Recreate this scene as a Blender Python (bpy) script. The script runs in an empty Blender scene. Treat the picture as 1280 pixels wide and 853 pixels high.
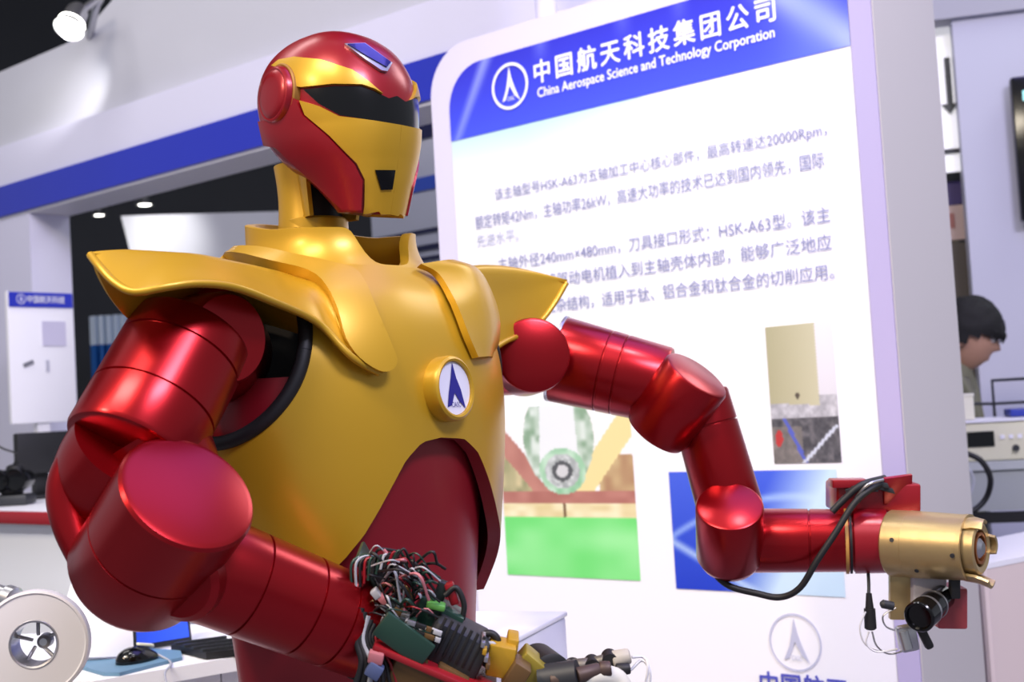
import bpy, bmesh, math, random
import numpy as np
from math import pi, sin, cos, radians
from mathutils import Vector, Matrix, Euler
from mathutils.bvhtree import BVHTree
from mathutils.geometry import delaunay_2d_cdt

random.seed(7)
S = bpy.context.scene
COL = S.collection

# ------------------------------------------------------------------ camera
FPX = 1600.0
CAM = Vector((0, 0, 1.35))
CR = (Matrix.Rotation(radians(90 + 3.0), 3, 'X') @ Matrix.Rotation(radians(-3.4), 3, 'Z'))
cd = bpy.data.cameras.new('camera')
cd.sensor_width = 36
cd.lens = FPX / 1280 * 36
cd.clip_start = .05
cd.dof.use_dof = True
cd.dof.focus_distance = 1.55
cd.dof.aperture_fstop = 7.0
cam = bpy.data.objects.new('camera', cd)
cam.matrix_world = Matrix.Translation(CAM) @ CR.to_4x4()
COL.objects.link(cam)
S.camera = cam

# ------------------------------------------------------------------ world, exposure
S.view_settings.view_transform = 'Standard'
S.view_settings.look = 'None'
S.view_settings.gamma = 1
S.view_settings.use_curve_mapping = False
S.view_settings.exposure = 0.16
w = bpy.data.worlds.new('world')
S.world = w
w.use_nodes = True
w.node_tree.nodes['Background'].inputs[0].default_value = (.83, .87, 1.0, 1)
w.node_tree.nodes['Background'].inputs[1].default_value = .34


def aim(o, target):
    o.rotation_euler = (Vector(target) - o.location).to_track_quat('-Z', 'Y').to_euler()


def area(name, loc, target, sx, sy, power, col):
    d = bpy.data.lights.new(name, 'AREA')
    d.shape = 'RECTANGLE'
    d.size, d.size_y, d.energy, d.color = sx, sy, power, col
    o = bpy.data.objects.new(name, d)
    o.location = loc
    aim(o, target)
    COL.objects.link(o)
    return o


def spot(name, loc, target, power, col, ang=60, blend=.5, r=.05):
    d = bpy.data.lights.new(name, 'SPOT')
    d.energy, d.color, d.spot_size, d.spot_blend, d.shadow_soft_size = power, col, radians(ang), blend, r
    o = bpy.data.objects.new(name, d)
    o.location = loc
    aim(o, target)
    COL.objects.link(o)
    return o


# unseen overhead lights: hall lamps and some added ones (ceiling is at 6 m)
area('overhead_light', (-1.3, -.5, 4.4), (-.2, 1.7, 1.2), 1.5, .8, 105, (1, .88, .70))
area('overhead_light', (1.9, -1.0, 4.4), (.3, 2.4, 1.2), 1.4, .8, 160, (.82, .78, 1.0))
area('overhead_light', (1.3, 2.2, 4.6), (0, 1.6, 1.0), 2.4, 1.8, 34, (.30, .24, 1.0))  # violet light added for the purple reflection on the near arm
spot('added_warm_spot', (-2.1, -.2, 3.1), (-.3, 1.5, 1.15), 125, (1, .74, .50), 40, .8, .12)  # warm spot added from the left to bring out the red arm
spot('added_wash_spot', (-1.7, .5, 3.3), (-1.35, 3.2, .6), 150, (1, .98, 1.0), 56, .9, .08)  # unseen spot added to whiten the left table front
# unseen spots added above the booth wall to brighten the panel
spot('added_wash_spot', (-.35, 1.75, 3.3), (-.1, 3.0, 1.15), 62, (1, .98, 1.0), 75, .9, .06)
spot('added_wash_spot', (.65, 1.25, 3.3), (.6, 2.62, 1.15), 48, (1, .98, 1.0), 75, .9, .06)
area('overhead_light', (-2.2, 3.2, 4.8), (-2.4, 5.5, 1.0), 2.0, 1.2, 42, (1, .97, .95))
area('overhead_light', (3.4, 4.2, 4.6), (2.4, 5.0, 1.0), 2.0, 1.2, 50, (.95, .97, 1.0))

# ------------------------------------------------------------------ pixel rays, frames


def ray(px, py):
    return CR @ Vector(((px - 640) / FPX, -(py - 426.5) / FPX, -1))


def P(px, py, z):
    return CAM + ray(px, py) * z


def plane_hit(px, py, p0, n):
    r = ray(px, py)
    return CAM + r * ((p0 - CAM).dot(n) / r.dot(n))


UP = Vector((0, 0, 1))
# the booth wall runs along DIR (to the right and towards the viewer), its face looks along NRM
_v = ray(-1295, 627)
DIR = -Vector((_v.x, _v.y, 0)).normalized()
NRM = Vector((DIR.y, -DIR.x, 0))
if NRM.dot(ray(640, 426)) > 0:
    NRM = -NRM

# ------------------------------------------------------------------ materials


def srgb(r, g, b):
    f = lambda c: c / 12.92 if c <= .04045 else ((c + .055) / 1.055) ** 2.4
    return (f(r / 255), f(g / 255), f(b / 255), 1)


_mats = {}


def mat(name, col, rough=.5, metal=0, coat=0, noise=0, scale=30, bump=0, emit=None, emis=0, trans=0, attr=None, spec=.5, aniso=0):
    if name in _mats:
        return _mats[name]
    m = bpy.data.materials.new(name)
    _mats[name] = m
    m.use_nodes = True
    nt = m.node_tree
    b = nt.nodes['Principled BSDF']
    b.inputs['Base Color'].default_value = col
    b.inputs['Roughness'].default_value = rough
    b.inputs['Metallic'].default_value = metal
    b.inputs['Coat Weight'].default_value = coat
    b.inputs['Coat Roughness'].default_value = .22
    b.inputs['Specular IOR Level'].default_value = spec
    if trans:
        b.inputs['Transmission Weight'].default_value = trans
    if emit:
        b.inputs['Emission Color'].default_value = emit
        b.inputs['Emission Strength'].default_value = emis
    tc = nt.nodes.new('ShaderNodeTexCoord')
    n = nt.nodes.new('ShaderNodeTexNoise')
    n.inputs['Scale'].default_value = scale
    n.inputs['Detail'].default_value = 4
    nt.links.new(tc.outputs['Object'], n.inputs['Vector'])
    if attr:
        a = nt.nodes.new('ShaderNodeAttribute')
        a.attribute_name = attr
        nt.links.new(a.outputs['Color'], b.inputs['Base Color'])
    else:
        mx = nt.nodes.new('ShaderNodeMixRGB')
        mx.blend_type = 'MULTIPLY'
        mx.inputs[1].default_value = col
        mx.inputs[2].default_value = (.75, .75, .75, 1)
        ml = nt.nodes.new('ShaderNodeMath')
        ml.operation = 'MULTIPLY'
        ml.inputs[1].default_value = noise
        nt.links.new(n.outputs['Fac'], ml.inputs[0])
        nt.links.new(ml.outputs[0], mx.inputs[0])
        nt.links.new(mx.outputs[0], b.inputs['Base Color'])
    rr = nt.nodes.new('ShaderNodeMapRange')
    rr.inputs[3].default_value = max(0, rough - .05)
    rr.inputs[4].default_value = min(1, rough + .05)
    nt.links.new(n.outputs['Fac'], rr.inputs[0])
    nt.links.new(rr.outputs[0], b.inputs['Roughness'])
    if bump:
        bp = nt.nodes.new('ShaderNodeBump')
        bp.inputs['Strength'].default_value = bump
        bp.inputs['Distance'].default_value = .002
        nt.links.new(n.outputs['Fac'], bp.inputs['Height'])
        nt.links.new(bp.outputs[0], b.inputs['Normal'])
    return m


GOLD = mat('gold_paint', srgb(200, 156, 34), .38, .35, .2, .35, 9)
GOLD_D = mat('gold_inside', srgb(150, 105, 40), .5, .2, 0, .4, 12)
RED = mat('red_anodised', srgb(160, 10, 22), .30, .82, .25, .25, 14)
RED_P = mat('red_paint', srgb(150, 14, 30), .33, .35, .3, .25, 10)
RED_D = mat('red_belly', srgb(140, 16, 32), .42, .25, .15, .25, 10)
BLACK = mat('black_gloss', srgb(6, 6, 8), .16, 0, .0, .2, 20)
RUB = mat('black_rubber', srgb(20, 20, 23), .55, 0, 0, .4, 60)
DKG = mat('dark_grey', srgb(48, 50, 54), .5, .2, 0, .4, 40)
STEEL = mat('steel', srgb(190, 190, 195), .3, .9, 0, .2, 50)
WHITE = mat('white_paint', srgb(240, 238, 244), .45, 0, 0, .08, 8)
LILAC = mat('lilac_white_panel', srgb(226, 224, 246), .5, 0, 0, .06, 6)
BLUE = mat('blue_panel', srgb(38, 52, 190), .35, 0, .2, .1, 10)
BRASS = mat('brushed_brass', srgb(192, 168, 120), .36, .7, 0, .35, 90, .1)
PRINT = mat('print', (1, 1, 1, 1), .35, 0, .15, attr='ink')

# ------------------------------------------------------------------ object helpers


def link(name, me, m=None, parent=None):
    o = bpy.data.objects.new(name, me)
    COL.objects.link(o)
    if m is not None and me is not None:
        if isinstance(m, (list, tuple)):
            for q in m:
                me.materials.append(q)
        else:
            me.materials.append(m)
    if parent is not None:
        o.parent = parent
        o.matrix_parent_inverse = world_of(parent).inverted()
    return o


def world_of(o):
    if o.parent is None:
        return Matrix.LocRotScale(o.location, o.rotation_euler, o.scale)
    return world_of(o.parent) @ o.matrix_parent_inverse @ Matrix.LocRotScale(o.location, o.rotation_euler, o.scale)


def tag(o, label, cat, group=None, kind=None):
    o['label'] = label
    o['category'] = cat
    if group:
        o['group'] = group
    if kind:
        o['kind'] = kind
    return o


def struct(o):
    o['kind'] = 'structure'
    return o


def thing(name, label, cat, loc=(0, 0, 0), group=None):
    o = bpy.data.objects.new(name, None)
    o.empty_display_size = .05
    o.location = loc
    COL.objects.link(o)
    return tag(o, label, cat, group)


def from_bm(name, bm, m, parent=None, smooth=True, ang=40):
    bmesh.ops.recalc_face_normals(bm, faces=bm.faces)
    me = bpy.data.meshes.new(name)
    bm.to_mesh(me)
    bm.free()
    if smooth:
        me.polygons.foreach_set('use_smooth', [True] * len(me.polygons))
        me.set_sharp_from_angle(angle=radians(ang))
    return link(name, me, m, parent)


def frame_from(d, hint=UP):
    z = d.normalized()
    x = hint.cross(z)
    if x.length < 1e-4:
        x = Vector((1, 0, 0)).cross(z)
    x.normalize()
    return x, z.cross(x), z


def add_lathe(bm, p0, d, prof, seg=48, hint=UP, closed=False):
    """profile of (distance along d, radius) turned around the line p0 + d"""
    x, y, z = frame_from(Vector(d), hint)
    rings = []
    for t, r in prof:
        c = Vector(p0) + z * t
        if r < 1e-6:
            rings.append([bm.verts.new(c)])
        else:
            rings.append([bm.verts.new(c + x * (r * cos(2 * pi * k / seg)) + y * (r * sin(2 * pi * k / seg))) for k in range(seg)])
    prs = list(zip(rings, rings[1:]))
    if closed:
        prs.append((rings[-1], rings[0]))
    for a, b in prs:
        for k in range(seg):
            k2 = (k + 1) % seg
            if len(a) == 1 and len(b) == 1:
                continue
            if len(a) == 1:
                bm.faces.new((a[0], b[k], b[k2]))
            elif len(b) == 1:
                bm.faces.new((a[k], a[k2], b[0]))
            else:
                bm.faces.new((a[k], a[k2], b[k2], b[k]))
    return bm


def cyl_prof(L, r0, r1=None, bev=.004, grooves=()):
    r1 = r0 if r1 is None else r1
    pr = [(0, 0), (0, r0 - bev), (bev * .3, r0 - bev * .3), (bev, r0)]
    for g in grooves:
        r = r0 + (r1 - r0) * g / L
        pr += [(g - .0016, r), (g - .0008, r - .0022), (g + .0008, r - .0022), (g + .0016, r)]
    pr += [(L - bev, r1), (L - bev * .3, r1 - bev * .3), (L, r1 - bev), (L, 0)]
    return pr


def rod(name, p0, p1, r0, r1, m, parent, bev=.004, grooves=(), seg=48, smooth_ang=35):
    p0, p1 = Vector(p0), Vector(p1)
    bm = bmesh.new()
    add_lathe(bm, p0, p1 - p0, cyl_prof((p1 - p0).length, r0, r1, bev, grooves), seg)
    return from_bm(name, bm, m, parent, ang=smooth_ang)


def lathe(name, p0, d, prof, m, parent=None, seg=48, closed=False, ang=35):
    bm = bmesh.new()
    add_lathe(bm, p0, d, prof, seg, closed=closed)
    return from_bm(name, bm, m, parent, ang=ang)


def add_box(bm, c, ax, size, bev=0):
    """box at centre c, axes ax (three vectors), full sizes"""
    vs = []
    for i in (-.5, .5):
        for j in (-.5, .5):
            for k in (-.5, .5):
                vs.append(bm.verts.new(Vector(c) + ax[0] * (i * size[0]) + ax[1] * (j * size[1]) + ax[2] * (k * size[2])))
    fs = [(0, 1, 3, 2), (4, 6, 7, 5), (0, 4, 5, 1), (2, 3, 7, 6), (0, 2, 6, 4), (1, 5, 7, 3)]
    faces = [bm.faces.new([vs[q] for q in f]) for f in fs]
    if bev:
        es = list({e for f in faces for e in f.edges})
        bmesh.ops.bevel(bm, geom=es, offset=bev, segments=2, affect='EDGES', profile=.5)
    return bm


XYZ = (Vector((1, 0, 0)), Vector((0, 1, 0)), Vector((0, 0, 1)))
PAX = (DIR, NRM, UP)


def box(name, c, size, m, parent=None, ax=XYZ, bev=0):
    return from_bm(name, add_box(bmesh.new(), c, ax, size, bev), m, parent, smooth=bool(bev))


def tube_path(pts, n=8):
    """Catmull-Rom through the points"""
    pts = [Vector(p) for p in pts]
    q = [pts[0] * 2 - pts[1]] + pts + [pts[-1] * 2 - pts[-2]]
    out = []
    for i in range(1, len(q) - 2):
        for k in range(n):
            t = k / n
            a, b, c, d = q[i - 1], q[i], q[i + 1], q[i + 2]
            out.append(.5 * (2 * b + (c - a) * t + (2 * a - 5 * b + 4 * c - d) * t * t + (3 * b - a - 3 * c + d) * t ** 3))
    out.append(pts[-1])
    return out


def add_tube(bm, pts, r, seg=8, smooth=6):
    path = tube_path(pts, smooth) if smooth else [Vector(p) for p in pts]
    rings = []
    x = None
    for i, p in enumerate(path):
        d = (path[min(i + 1, len(path) - 1)] - path[max(i - 1, 0)]).normalized()
        if x is None:
            x = frame_from(d)[0]
        x = (x - d * x.dot(d)).normalized()
        y = d.cross(x)
        rr = r(i / (len(path) - 1)) if callable(r) else r
        rings.append([bm.verts.new(p + x * (rr * cos(2 * pi * k / seg)) + y * (rr * sin(2 * pi * k / seg))) for k in range(seg)])
    for a, b in zip(rings, rings[1:]):
        for k in range(seg):
            bm.faces.new((a[k], a[(k + 1) % seg], b[(k + 1) % seg], b[k]))
    bm.faces.new(rings[0][::-1])
    bm.faces.new(rings[-1])
    return bm


def tube(name, pts, r, m, parent=None, seg=8, smooth=6):
    return from_bm(name, add_tube(bmesh.new(), pts, r, seg, smooth), m, parent, ang=60)


def prism(name, pts, off, m, parent=None, smooth=False):
    """flat polygon of 3-D points pushed along off"""
    bm = bmesh.new()
    a = [bm.verts.new(p) for p in pts]
    b = [bm.verts.new(Vector(p) + off) for p in pts]
    bm.faces.new(a)
    bm.faces.new(b[::-1])
    for i in range(len(a)):
        j = (i + 1) % len(a)
        bm.faces.new((a[i], b[i], b[j], a[j]))
    return from_bm(name, bm, m, parent, smooth=smooth)


def grid_mesh(rows, closed_u=False):
    bm = bmesh.new()
    vs = [[bm.verts.new(p) for p in r] for r in rows]
    for a, b in zip(vs, vs[1:]):
        n = len(a)
        for k in range(n if closed_u else n - 1):
            k2 = (k + 1) % n
            try:
                bm.faces.new((a[k], a[k2], b[k2], b[k]))
            except ValueError:
                pass
    return bm


def thicken(bm, t, outward_from=None):
    """give an open sheet real thickness t (offset both sides along the vertex normals)"""
    bmesh.ops.remove_doubles(bm, verts=bm.verts, dist=1e-5)
    bmesh.ops.recalc_face_normals(bm, faces=bm.faces)
    bm.normal_update()
    verts, faces = list(bm.verts), list(bm.faces)
    rim = [tuple(e.verts) for e in bm.edges if len(e.link_faces) == 1]
    low = {v: bm.verts.new(v.co - v.normal * t) for v in verts}
    for f in faces:
        bm.faces.new([low[v] for v in f.verts][::-1])
    for a, b in rim:
        bm.faces.new((a, b, low[b], low[a]))
    return bm


def inside(pt, poly):
    x, y = pt
    r = False
    j = len(poly) - 1
    for i in range(len(poly)):
        xi, yi = poly[i]
        xj, yj = poly[j]
        if (yi > y) != (yj > y) and x < (xj - xi) * (y - yi) / (yj - yi) + xi:
            r = not r
        j = i
    return r


def smooth_poly(poly, n=5):
    """closed Catmull-Rom outline in 2-D"""
    N = len(poly)
    out = []
    for i in range(N):
        a, b, c, d = (np.array(poly[(i + k) % N], float) for k in (-1, 0, 1, 2))
        for k in range(n):
            t = k / n
            out.append(tuple(.5 * (2 * b + (c - a) * t + (2 * a - 5 * b + 4 * c - d) * t * t + (3 * b - a - 3 * c + d) * t ** 3)))
    return out


def dense_poly(poly, step):
    out = []
    for i in range(len(poly)):
        a, b = np.array(poly[i], float), np.array(poly[(i + 1) % len(poly)], float)
        n = max(1, int(np.linalg.norm(b - a) / step))
        for k in range(n):
            out.append(tuple(a + (b - a) * k / n))
    return out


def triangulate(poly, step):
    """2-D outline -> points and faces of an even filling"""
    poly = dense_poly(poly, step)
    xs, ys = [p[0] for p in poly], [p[1] for p in poly]
    pts = [Vector(p) for p in poly]
    y = min(ys) + step * .5
    r = 0
    pa = np.array(poly)
    while y < max(ys):
        x = min(xs) + step * (.5 if r % 2 else 1)
        while x < max(xs):
            if inside((x, y), poly) and np.min(np.hypot(pa[:, 0] - x, pa[:, 1] - y)) > step * .45:
                pts.append(Vector((x, y)))
            x += step
        y += step * .87
        r += 1
    n = len(poly)
    v, e, f, *_ = delaunay_2d_cdt(pts, [(i, (i + 1) % n) for i in range(n)], [], 1, 1e-6)
    return v, f


def text_mesh(body, m, origin, right, up, width=None, height=None, parent=None, name='lettering', ext=.0006, bold=0.0, align='LEFT', spacing=1.0):
    """writing laid flat: fitted to width along right and height along up"""
    cu = bpy.data.curves.new('t', 'FONT')
    cu.body = body
    cu.size = 1
    cu.space_character = spacing
    cu.resolution_u = 3
    to = bpy.data.objects.new('t', cu)
    COL.objects.link(to)
    dg = bpy.context.evaluated_depsgraph_get()
    me = bpy.data.meshes.new_from_object(to.evaluated_get(dg))
    bpy.data.objects.remove(to)
    co = np.empty(len(me.vertices) * 3)
    me.vertices.foreach_get('co', co)
    co = co.reshape(-1, 3)
    lo, hi = co.min(0), co.max(0)
    sx = width / (hi[0] - lo[0]) if width else 1
    sy = height / (hi[1] - lo[1]) if height else sx
    if not width:
        sx = sy
    nrm = Vector(right).cross(Vector(up)).normalized()
    X = (co[:, :1] - lo[0]) * sx
    Y = (co[:, 1:2] - lo[1]) * sy
    if align == 'CENTER':
        X = X - (hi[0] - lo[0]) * sx / 2
    new = np.array(origin)[None] + X * np.array(right)[None] + Y * np.array(up)[None] + np.array(nrm)[None] * ext
    me.vertices.foreach_set('co', new.ravel())
    if bold:                                            # heavier strokes: the same outlines laid again a hair to each side
        bm = bmesh.new()
        bm.from_mesh(me)
        src = list(bm.verts) + list(bm.edges) + list(bm.faces)
        d = bold * (height or sy)
        for i, (dx, dy) in enumerate(((1, 0), (-1, 0), (0, 1), (0, -1))):
            g = bmesh.ops.duplicate(bm, geom=src)['geom']
            for q in g:
                if isinstance(q, bmesh.types.BMVert):
                    q.co += Vector(right) * (dx * d) + Vector(up) * (dy * d) + nrm * (.00003 * (i + 1))
        bm.to_mesh(me)
        bm.free()
    me.name = name
    me.update()
    return link(name, me, m, parent)
# ------------------------------------------------------------------ the setting
WA = P(1063, 57, 2.6)                                   # a point on the booth wall's face


def wp(px, py, o=0.0):                                  # picture point -> point on the wall face, o proud of it
    return plane_hit(px, py, WA + NRM * o, NRM)


def st(p):
    q = p - WA
    return q.dot(DIR), p.z


def wall_pt(s, z, o=0.0):
    q = WA + DIR * s + NRM * o
    return Vector((q.x, q.y, z))


MFLOOR = mat('grey_carpet', srgb(120, 120, 128), .9, 0, 0, .6, 300, .3)
MCEIL = mat('black_ceiling', srgb(34, 35, 38), .8, 0, 0, .4, 4)
MHALL = mat('dark_hall', srgb(58, 60, 66), .8, 0, 0, .4, 2)
struct(box('floor', (0, 5, -.05), (16, 16, .1), MFLOOR))
struct(box('ceiling', (0, 9, 6.05), (18, 12, .1), MCEIL))
struct(box('wall_back', (0, 13.05, 3), (18, .1, 6.2), MHALL))

# booth wall with a rounded upper left corner, the printed panel lies on it
MWALL = mat('booth_wall', srgb(226, 220, 242), .4, 0, .1, .06, 5)
s_l = st(wp(543, 200))[0]
s_r = st(wp(1096, 100))[0]
z_t = st(wp(700, 14))[1]
s_in = st(wp(565, 178))[0]
out = []
rad = .13
for k in range(13):
    a = pi / 2 * k / 12
    out.append((s_l + rad - rad * cos(a), z_t - rad + rad * sin(a)))
out += [(s_r, z_t), (s_r, 0), (s_l, 0)]
WT = .33
struct(prism('wall_front', [wall_pt(s, z) for s, z in out], -NRM * WT, MWALL))
MPIL = mat('warm_white_end', srgb(206, 200, 198), .3, 0, .3, .06, 5)
s_m = st(wp(1068, 100))[0]
struct(prism('trim_1', [wall_pt(s_r + .001, 0, .0), wall_pt(s_r + .001, z_t + .25, .0), wall_pt(s_r + .001, z_t + .25, -WT), wall_pt(s_r + .001, 0, -WT)], DIR * .002, MPIL))
struct(prism('trim_9', [wall_pt(s, z, .0005) for s, z in ((st(wp(1065, 60))[0], 0), (st(wp(1065, 60))[0], z_t), (s_r, z_t), (s_r, 0))], NRM * .003, mat('edge_light_tint', srgb(186, 176, 216), .45, 0, .1, .06, 5)))  # lilac cast of the light put into this wall strip's colour
# post on the wall's top
pc = wp(683, 18, -.14)
struct(lathe('trim_2', (pc.x, pc.y, z_t - .02), (0, 0, 1), cyl_prof(1.2, .028, .028, .002), LILAC))

# ------------------------------------------------------------------ printed panel
panel = thing('display_panel', 'large white printed panel with blue header on the booth wall behind the robot', 'display panel', wall_pt(0, 0))


def ink_poly(name, poly, step, fn, o, parent, thick=.0012):
    """printed sheet: outline in wall coordinates (s, z), colour fn(u, v) in its bounding box"""
    v, f = triangulate(poly, step)
    xs, ys = [p[0] for p in poly], [p[1] for p in poly]
    x0, x1, y0, y1 = min(xs), max(xs), min(ys), max(ys)
    bm = bmesh.new()
    top = [bm.verts.new(wall_pt(p.x, p.y, o)) for p in v]
    for q in f:
        bm.faces.new([top[i] for i in q])
    cols = [fn((p.x - x0) / (x1 - x0), (y1 - p.y) / (y1 - y0)) for p in v]
    ob = from_bm(name, bm, PRINT, parent, smooth=False)
    at = ob.data.color_attributes.new('ink', 'FLOAT_COLOR', 'POINT')
    at.data.foreach_set('color', [c for q in cols for c in srgb(*q)])
    return ob


def quadpts(pxs):
    return [st(wp(*p)) for p in pxs]


def mixc(a, b, t):
    t = min(1, max(0, t))
    return tuple(x + (y - x) * t for x, y in zip(a, b))


def rectpts(pxs):
    q = quadpts(pxs)
    s0 = (q[0][0] + q[3][0]) / 2
    s1 = (q[1][0] + q[2][0]) / 2
    z1 = (q[0][1] + q[1][1]) / 2
    z0 = (q[2][1] + q[3][1]) / 2
    return [(s0, z1), (s1, z1), (s1, z0), (s0, z0)], s0, s1, z0, z1


# sheet and header
z_hb = (st(wp(563, 178))[1] + st(wp(1063, 57))[1]) / 2
z_ht = st(wp(700, 47))[1]
s_hr = st(wp(1064, 60))[0]
sheet = [(s_in, z_hb), (s_hr, z_hb), (s_hr, .55), (s_in, .55)]


def sheet_col(u, v):
    c = (251, 250, 255)
    if v < .06 and u < .55:
        c = mixc((196, 232, 242), c, v / .06 * .8 + abs(u - .22) * .9)
    return mixc(c, (244, 240, 254), max(0, u - .8) * 3)


ink_poly('paper_sheet', sheet, .03, sheet_col, .0015, panel)
hd = [(s_in, z_hb)]
r2 = .11
for k in range(9):
    a = pi / 2 * k / 8
    hd.append((s_in + r2 - r2 * cos(a), z_ht - r2 + r2 * sin(a)))
hd += [(s_hr, z_ht), (s_hr, z_hb)]


def head_col(u, v):
    c = mixc((52, 52, 205), (74, 92, 250), v * .9)
    # printed streaks of light and the pale globe at the right
    d = abs(u - (.085 - .10 * (v - .35) ** 1.0))
    c = mixc((190, 205, 250), c, d / .035 + .25 * v + .25)
    for uc, k in ((.28, .5), (.5, .35), (.64, .35)):
        c = mixc((150, 165, 250), c, 1 - k * max(0, 1 - abs(u - uc) / .03) * max(0, 1 - v / .3))
    d = (u - .88 - (v - .27) * .178) / .05
    c = mixc(c, (214, 226, 252), .8 * math.exp(-d * d))
    c = mixc(c, (120, 140, 250), .5 * math.exp(-((u - .93) / .08) ** 2))
    return c


ink_poly('header_band', dense_poly(hd, .02), .012, head_col, .003, panel)
TXTW = mat('white_ink', srgb(250, 250, 255), .4)
TXTG = mat('grey_blue_ink', srgb(142, 144, 184), .5)
TXTG2 = mat('glare_pale_ink', srgb(188, 190, 214), .5)  # ink paled in its colour to stand for glare at the left
TXTB = mat('blue_ink', srgb(84, 88, 190), .5)


def wall_text(body, pl, pr, hpx, m, name, bold=0.0, spacing=1.0, o=.0042):
    a, b = st(wp(*pl)), st(wp(*pr))
    top = st(wp(pl[0], pl[1] - hpx))[1]
    z = (a[1] + b[1]) / 2
    return text_mesh(body, m, wall_pt(a[0], z, o), DIR, UP, b[0] - a[0], top - a[1], panel, name, .0004, bold, spacing=spacing)


wall_text('中国航天科技集团公司', (670, 104), (971, 28), 29, TXTW, 'header_lettering', .024, 1.3)
wall_text('China Aerospace Science and Technology Corporation', (674, 126), (970, 51), 15.5, TXTW, 'header_lettering', .02)

MLOGOB = mat('logo_blue', srgb(40, 44, 165), .4)
MLOGOG = mat('logo_pale_grey', srgb(196, 198, 222), .5)


def add_flat(bm, pts, to3):
    bm.faces.new([bm.verts.new(to3(x, y)) for x, y in pts])


def add_ring(bm, r0, r1, to3, n=48):
    a = [bm.verts.new(to3(r0 * cos(2 * pi * k / n), r0 * sin(2 * pi * k / n))) for k in range(n)]
    b = [bm.verts.new(to3(r1 * cos(2 * pi * k / n), r1 * sin(2 * pi * k / n))) for k in range(n)]
    for k in range(n):
        bm.faces.new((a[k], b[k], b[(k + 1) % n], a[(k + 1) % n]))


def star_arrow(bm, to3, w=1.0, crotch=.02):
    """the emblem's tall pointed arrow with two legs"""
    L = [(0, .86), (-.10 * w, .35), (-.22 * w, -.12), (-.46, -.62), (-.27 / w ** .5, -.56), (-.01, crotch)]
    add_flat(bm, L, to3)
    R = [(0, .86), (-.01, crotch), (.24 / w ** .3, -.44), (.52, -.70), (.24 * w, -.06), (.10 * w, .35)]
    add_flat(bm, R, to3)


def logo(c, rad, right, up, nrm, m_ring, m_mark, parent, name, ring=True, letters=True, o=.001, lw=.13, w=1.0, crotch=.02):
    to3 = lambda x, y: c + right * (x * rad) + up * (y * rad) + nrm * o
    bm = bmesh.new()
    if ring:
        add_ring(bm, 1 - lw, 1.0, to3)
    star_arrow(bm, to3, w, crotch)
    ob = from_bm(name, bm, m_mark, parent, smooth=False)
    if letters:
        text_mesh('CASC', m_mark, c + right * (-.17 * rad) + up * (-.62 * rad) + nrm * o, right, up, .40 * rad, .17 * rad, ob, 'emblem_lettering', 0)
    return ob


cl = st(wp(639, 108))
rl = (st(wp(639, 77))[1] - st(wp(639, 139))[1]) / 2 * .95
logo(wall_pt(cl[0], cl[1], .0045), rl, DIR, UP, NRM, TXTW, TXTW, panel, 'header_emblem')
cl = st(wp(995, 803))
rl = (st(wp(995, 766))[1] - st(wp(995, 838))[1]) / 2
logo(wall_pt(cl[0], cl[1], .0035), rl, DIR, UP, NRM, MLOGOG, MLOGOG, panel, 'footer_emblem', lw=.06)
c2 = st(wp(953, 876))
wall_text('中国航天', (953, 876), (1062, 872), 30, TXTB, 'footer_lettering', .02)

lines = [
    ('该主轴型号HSK-A63为五轴加工中心核心部件，最高转速达20000Rpm，', (620, 246), (1036, 181), 17, 0),
    ('额定转矩42Nm，主轴功率26kW，高速大功率的技术已达到国内领先，国际', (596, 284), (1032, 214), 17, 0),
    ('先进水平。', (598, 309), (650, 302), 16, 1),
    ('主轴外径240mm×480mm，刀具接口形式：HSK-A63型。该主', (624, 334), (1040, 285), 17, 0),
    ('轴结构紧凑，将驱动电机植入到主轴壳体内部，能够广泛地应', (600, 364), (1042, 322), 17, 0),
    ('用于航空航天复杂结构，适用于钛、铝合金和钛合金的切削应用。', (604, 396), (1045, 356), 17, 0)]
for body, a, b, h, pale in lines:
    wall_text(body, a, b, h, TXTG2 if pale else TXTG, 'body_lettering', .0)['kind'] = 'stuff'

# photographs printed on the panel
rp, *_ = rectpts([(628, 507), (792, 505), (797, 726), (631, 718)])


def _hash(i, j):
    return math.modf(abs(sin(i * 127.1 + j * 311.7) * 43758.5453))[0]


def noise2(x, y):
    i, j = math.floor(x), math.floor(y)
    a, b = x - i, y - j
    a, b = a * a * (3 - 2 * a), b * b * (3 - 2 * b)
    return (_hash(i, j) * (1 - a) + _hash(i + 1, j) * a) * (1 - b) + (_hash(i, j + 1) * (1 - a) + _hash(i + 1, j + 1) * a) * b


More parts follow.
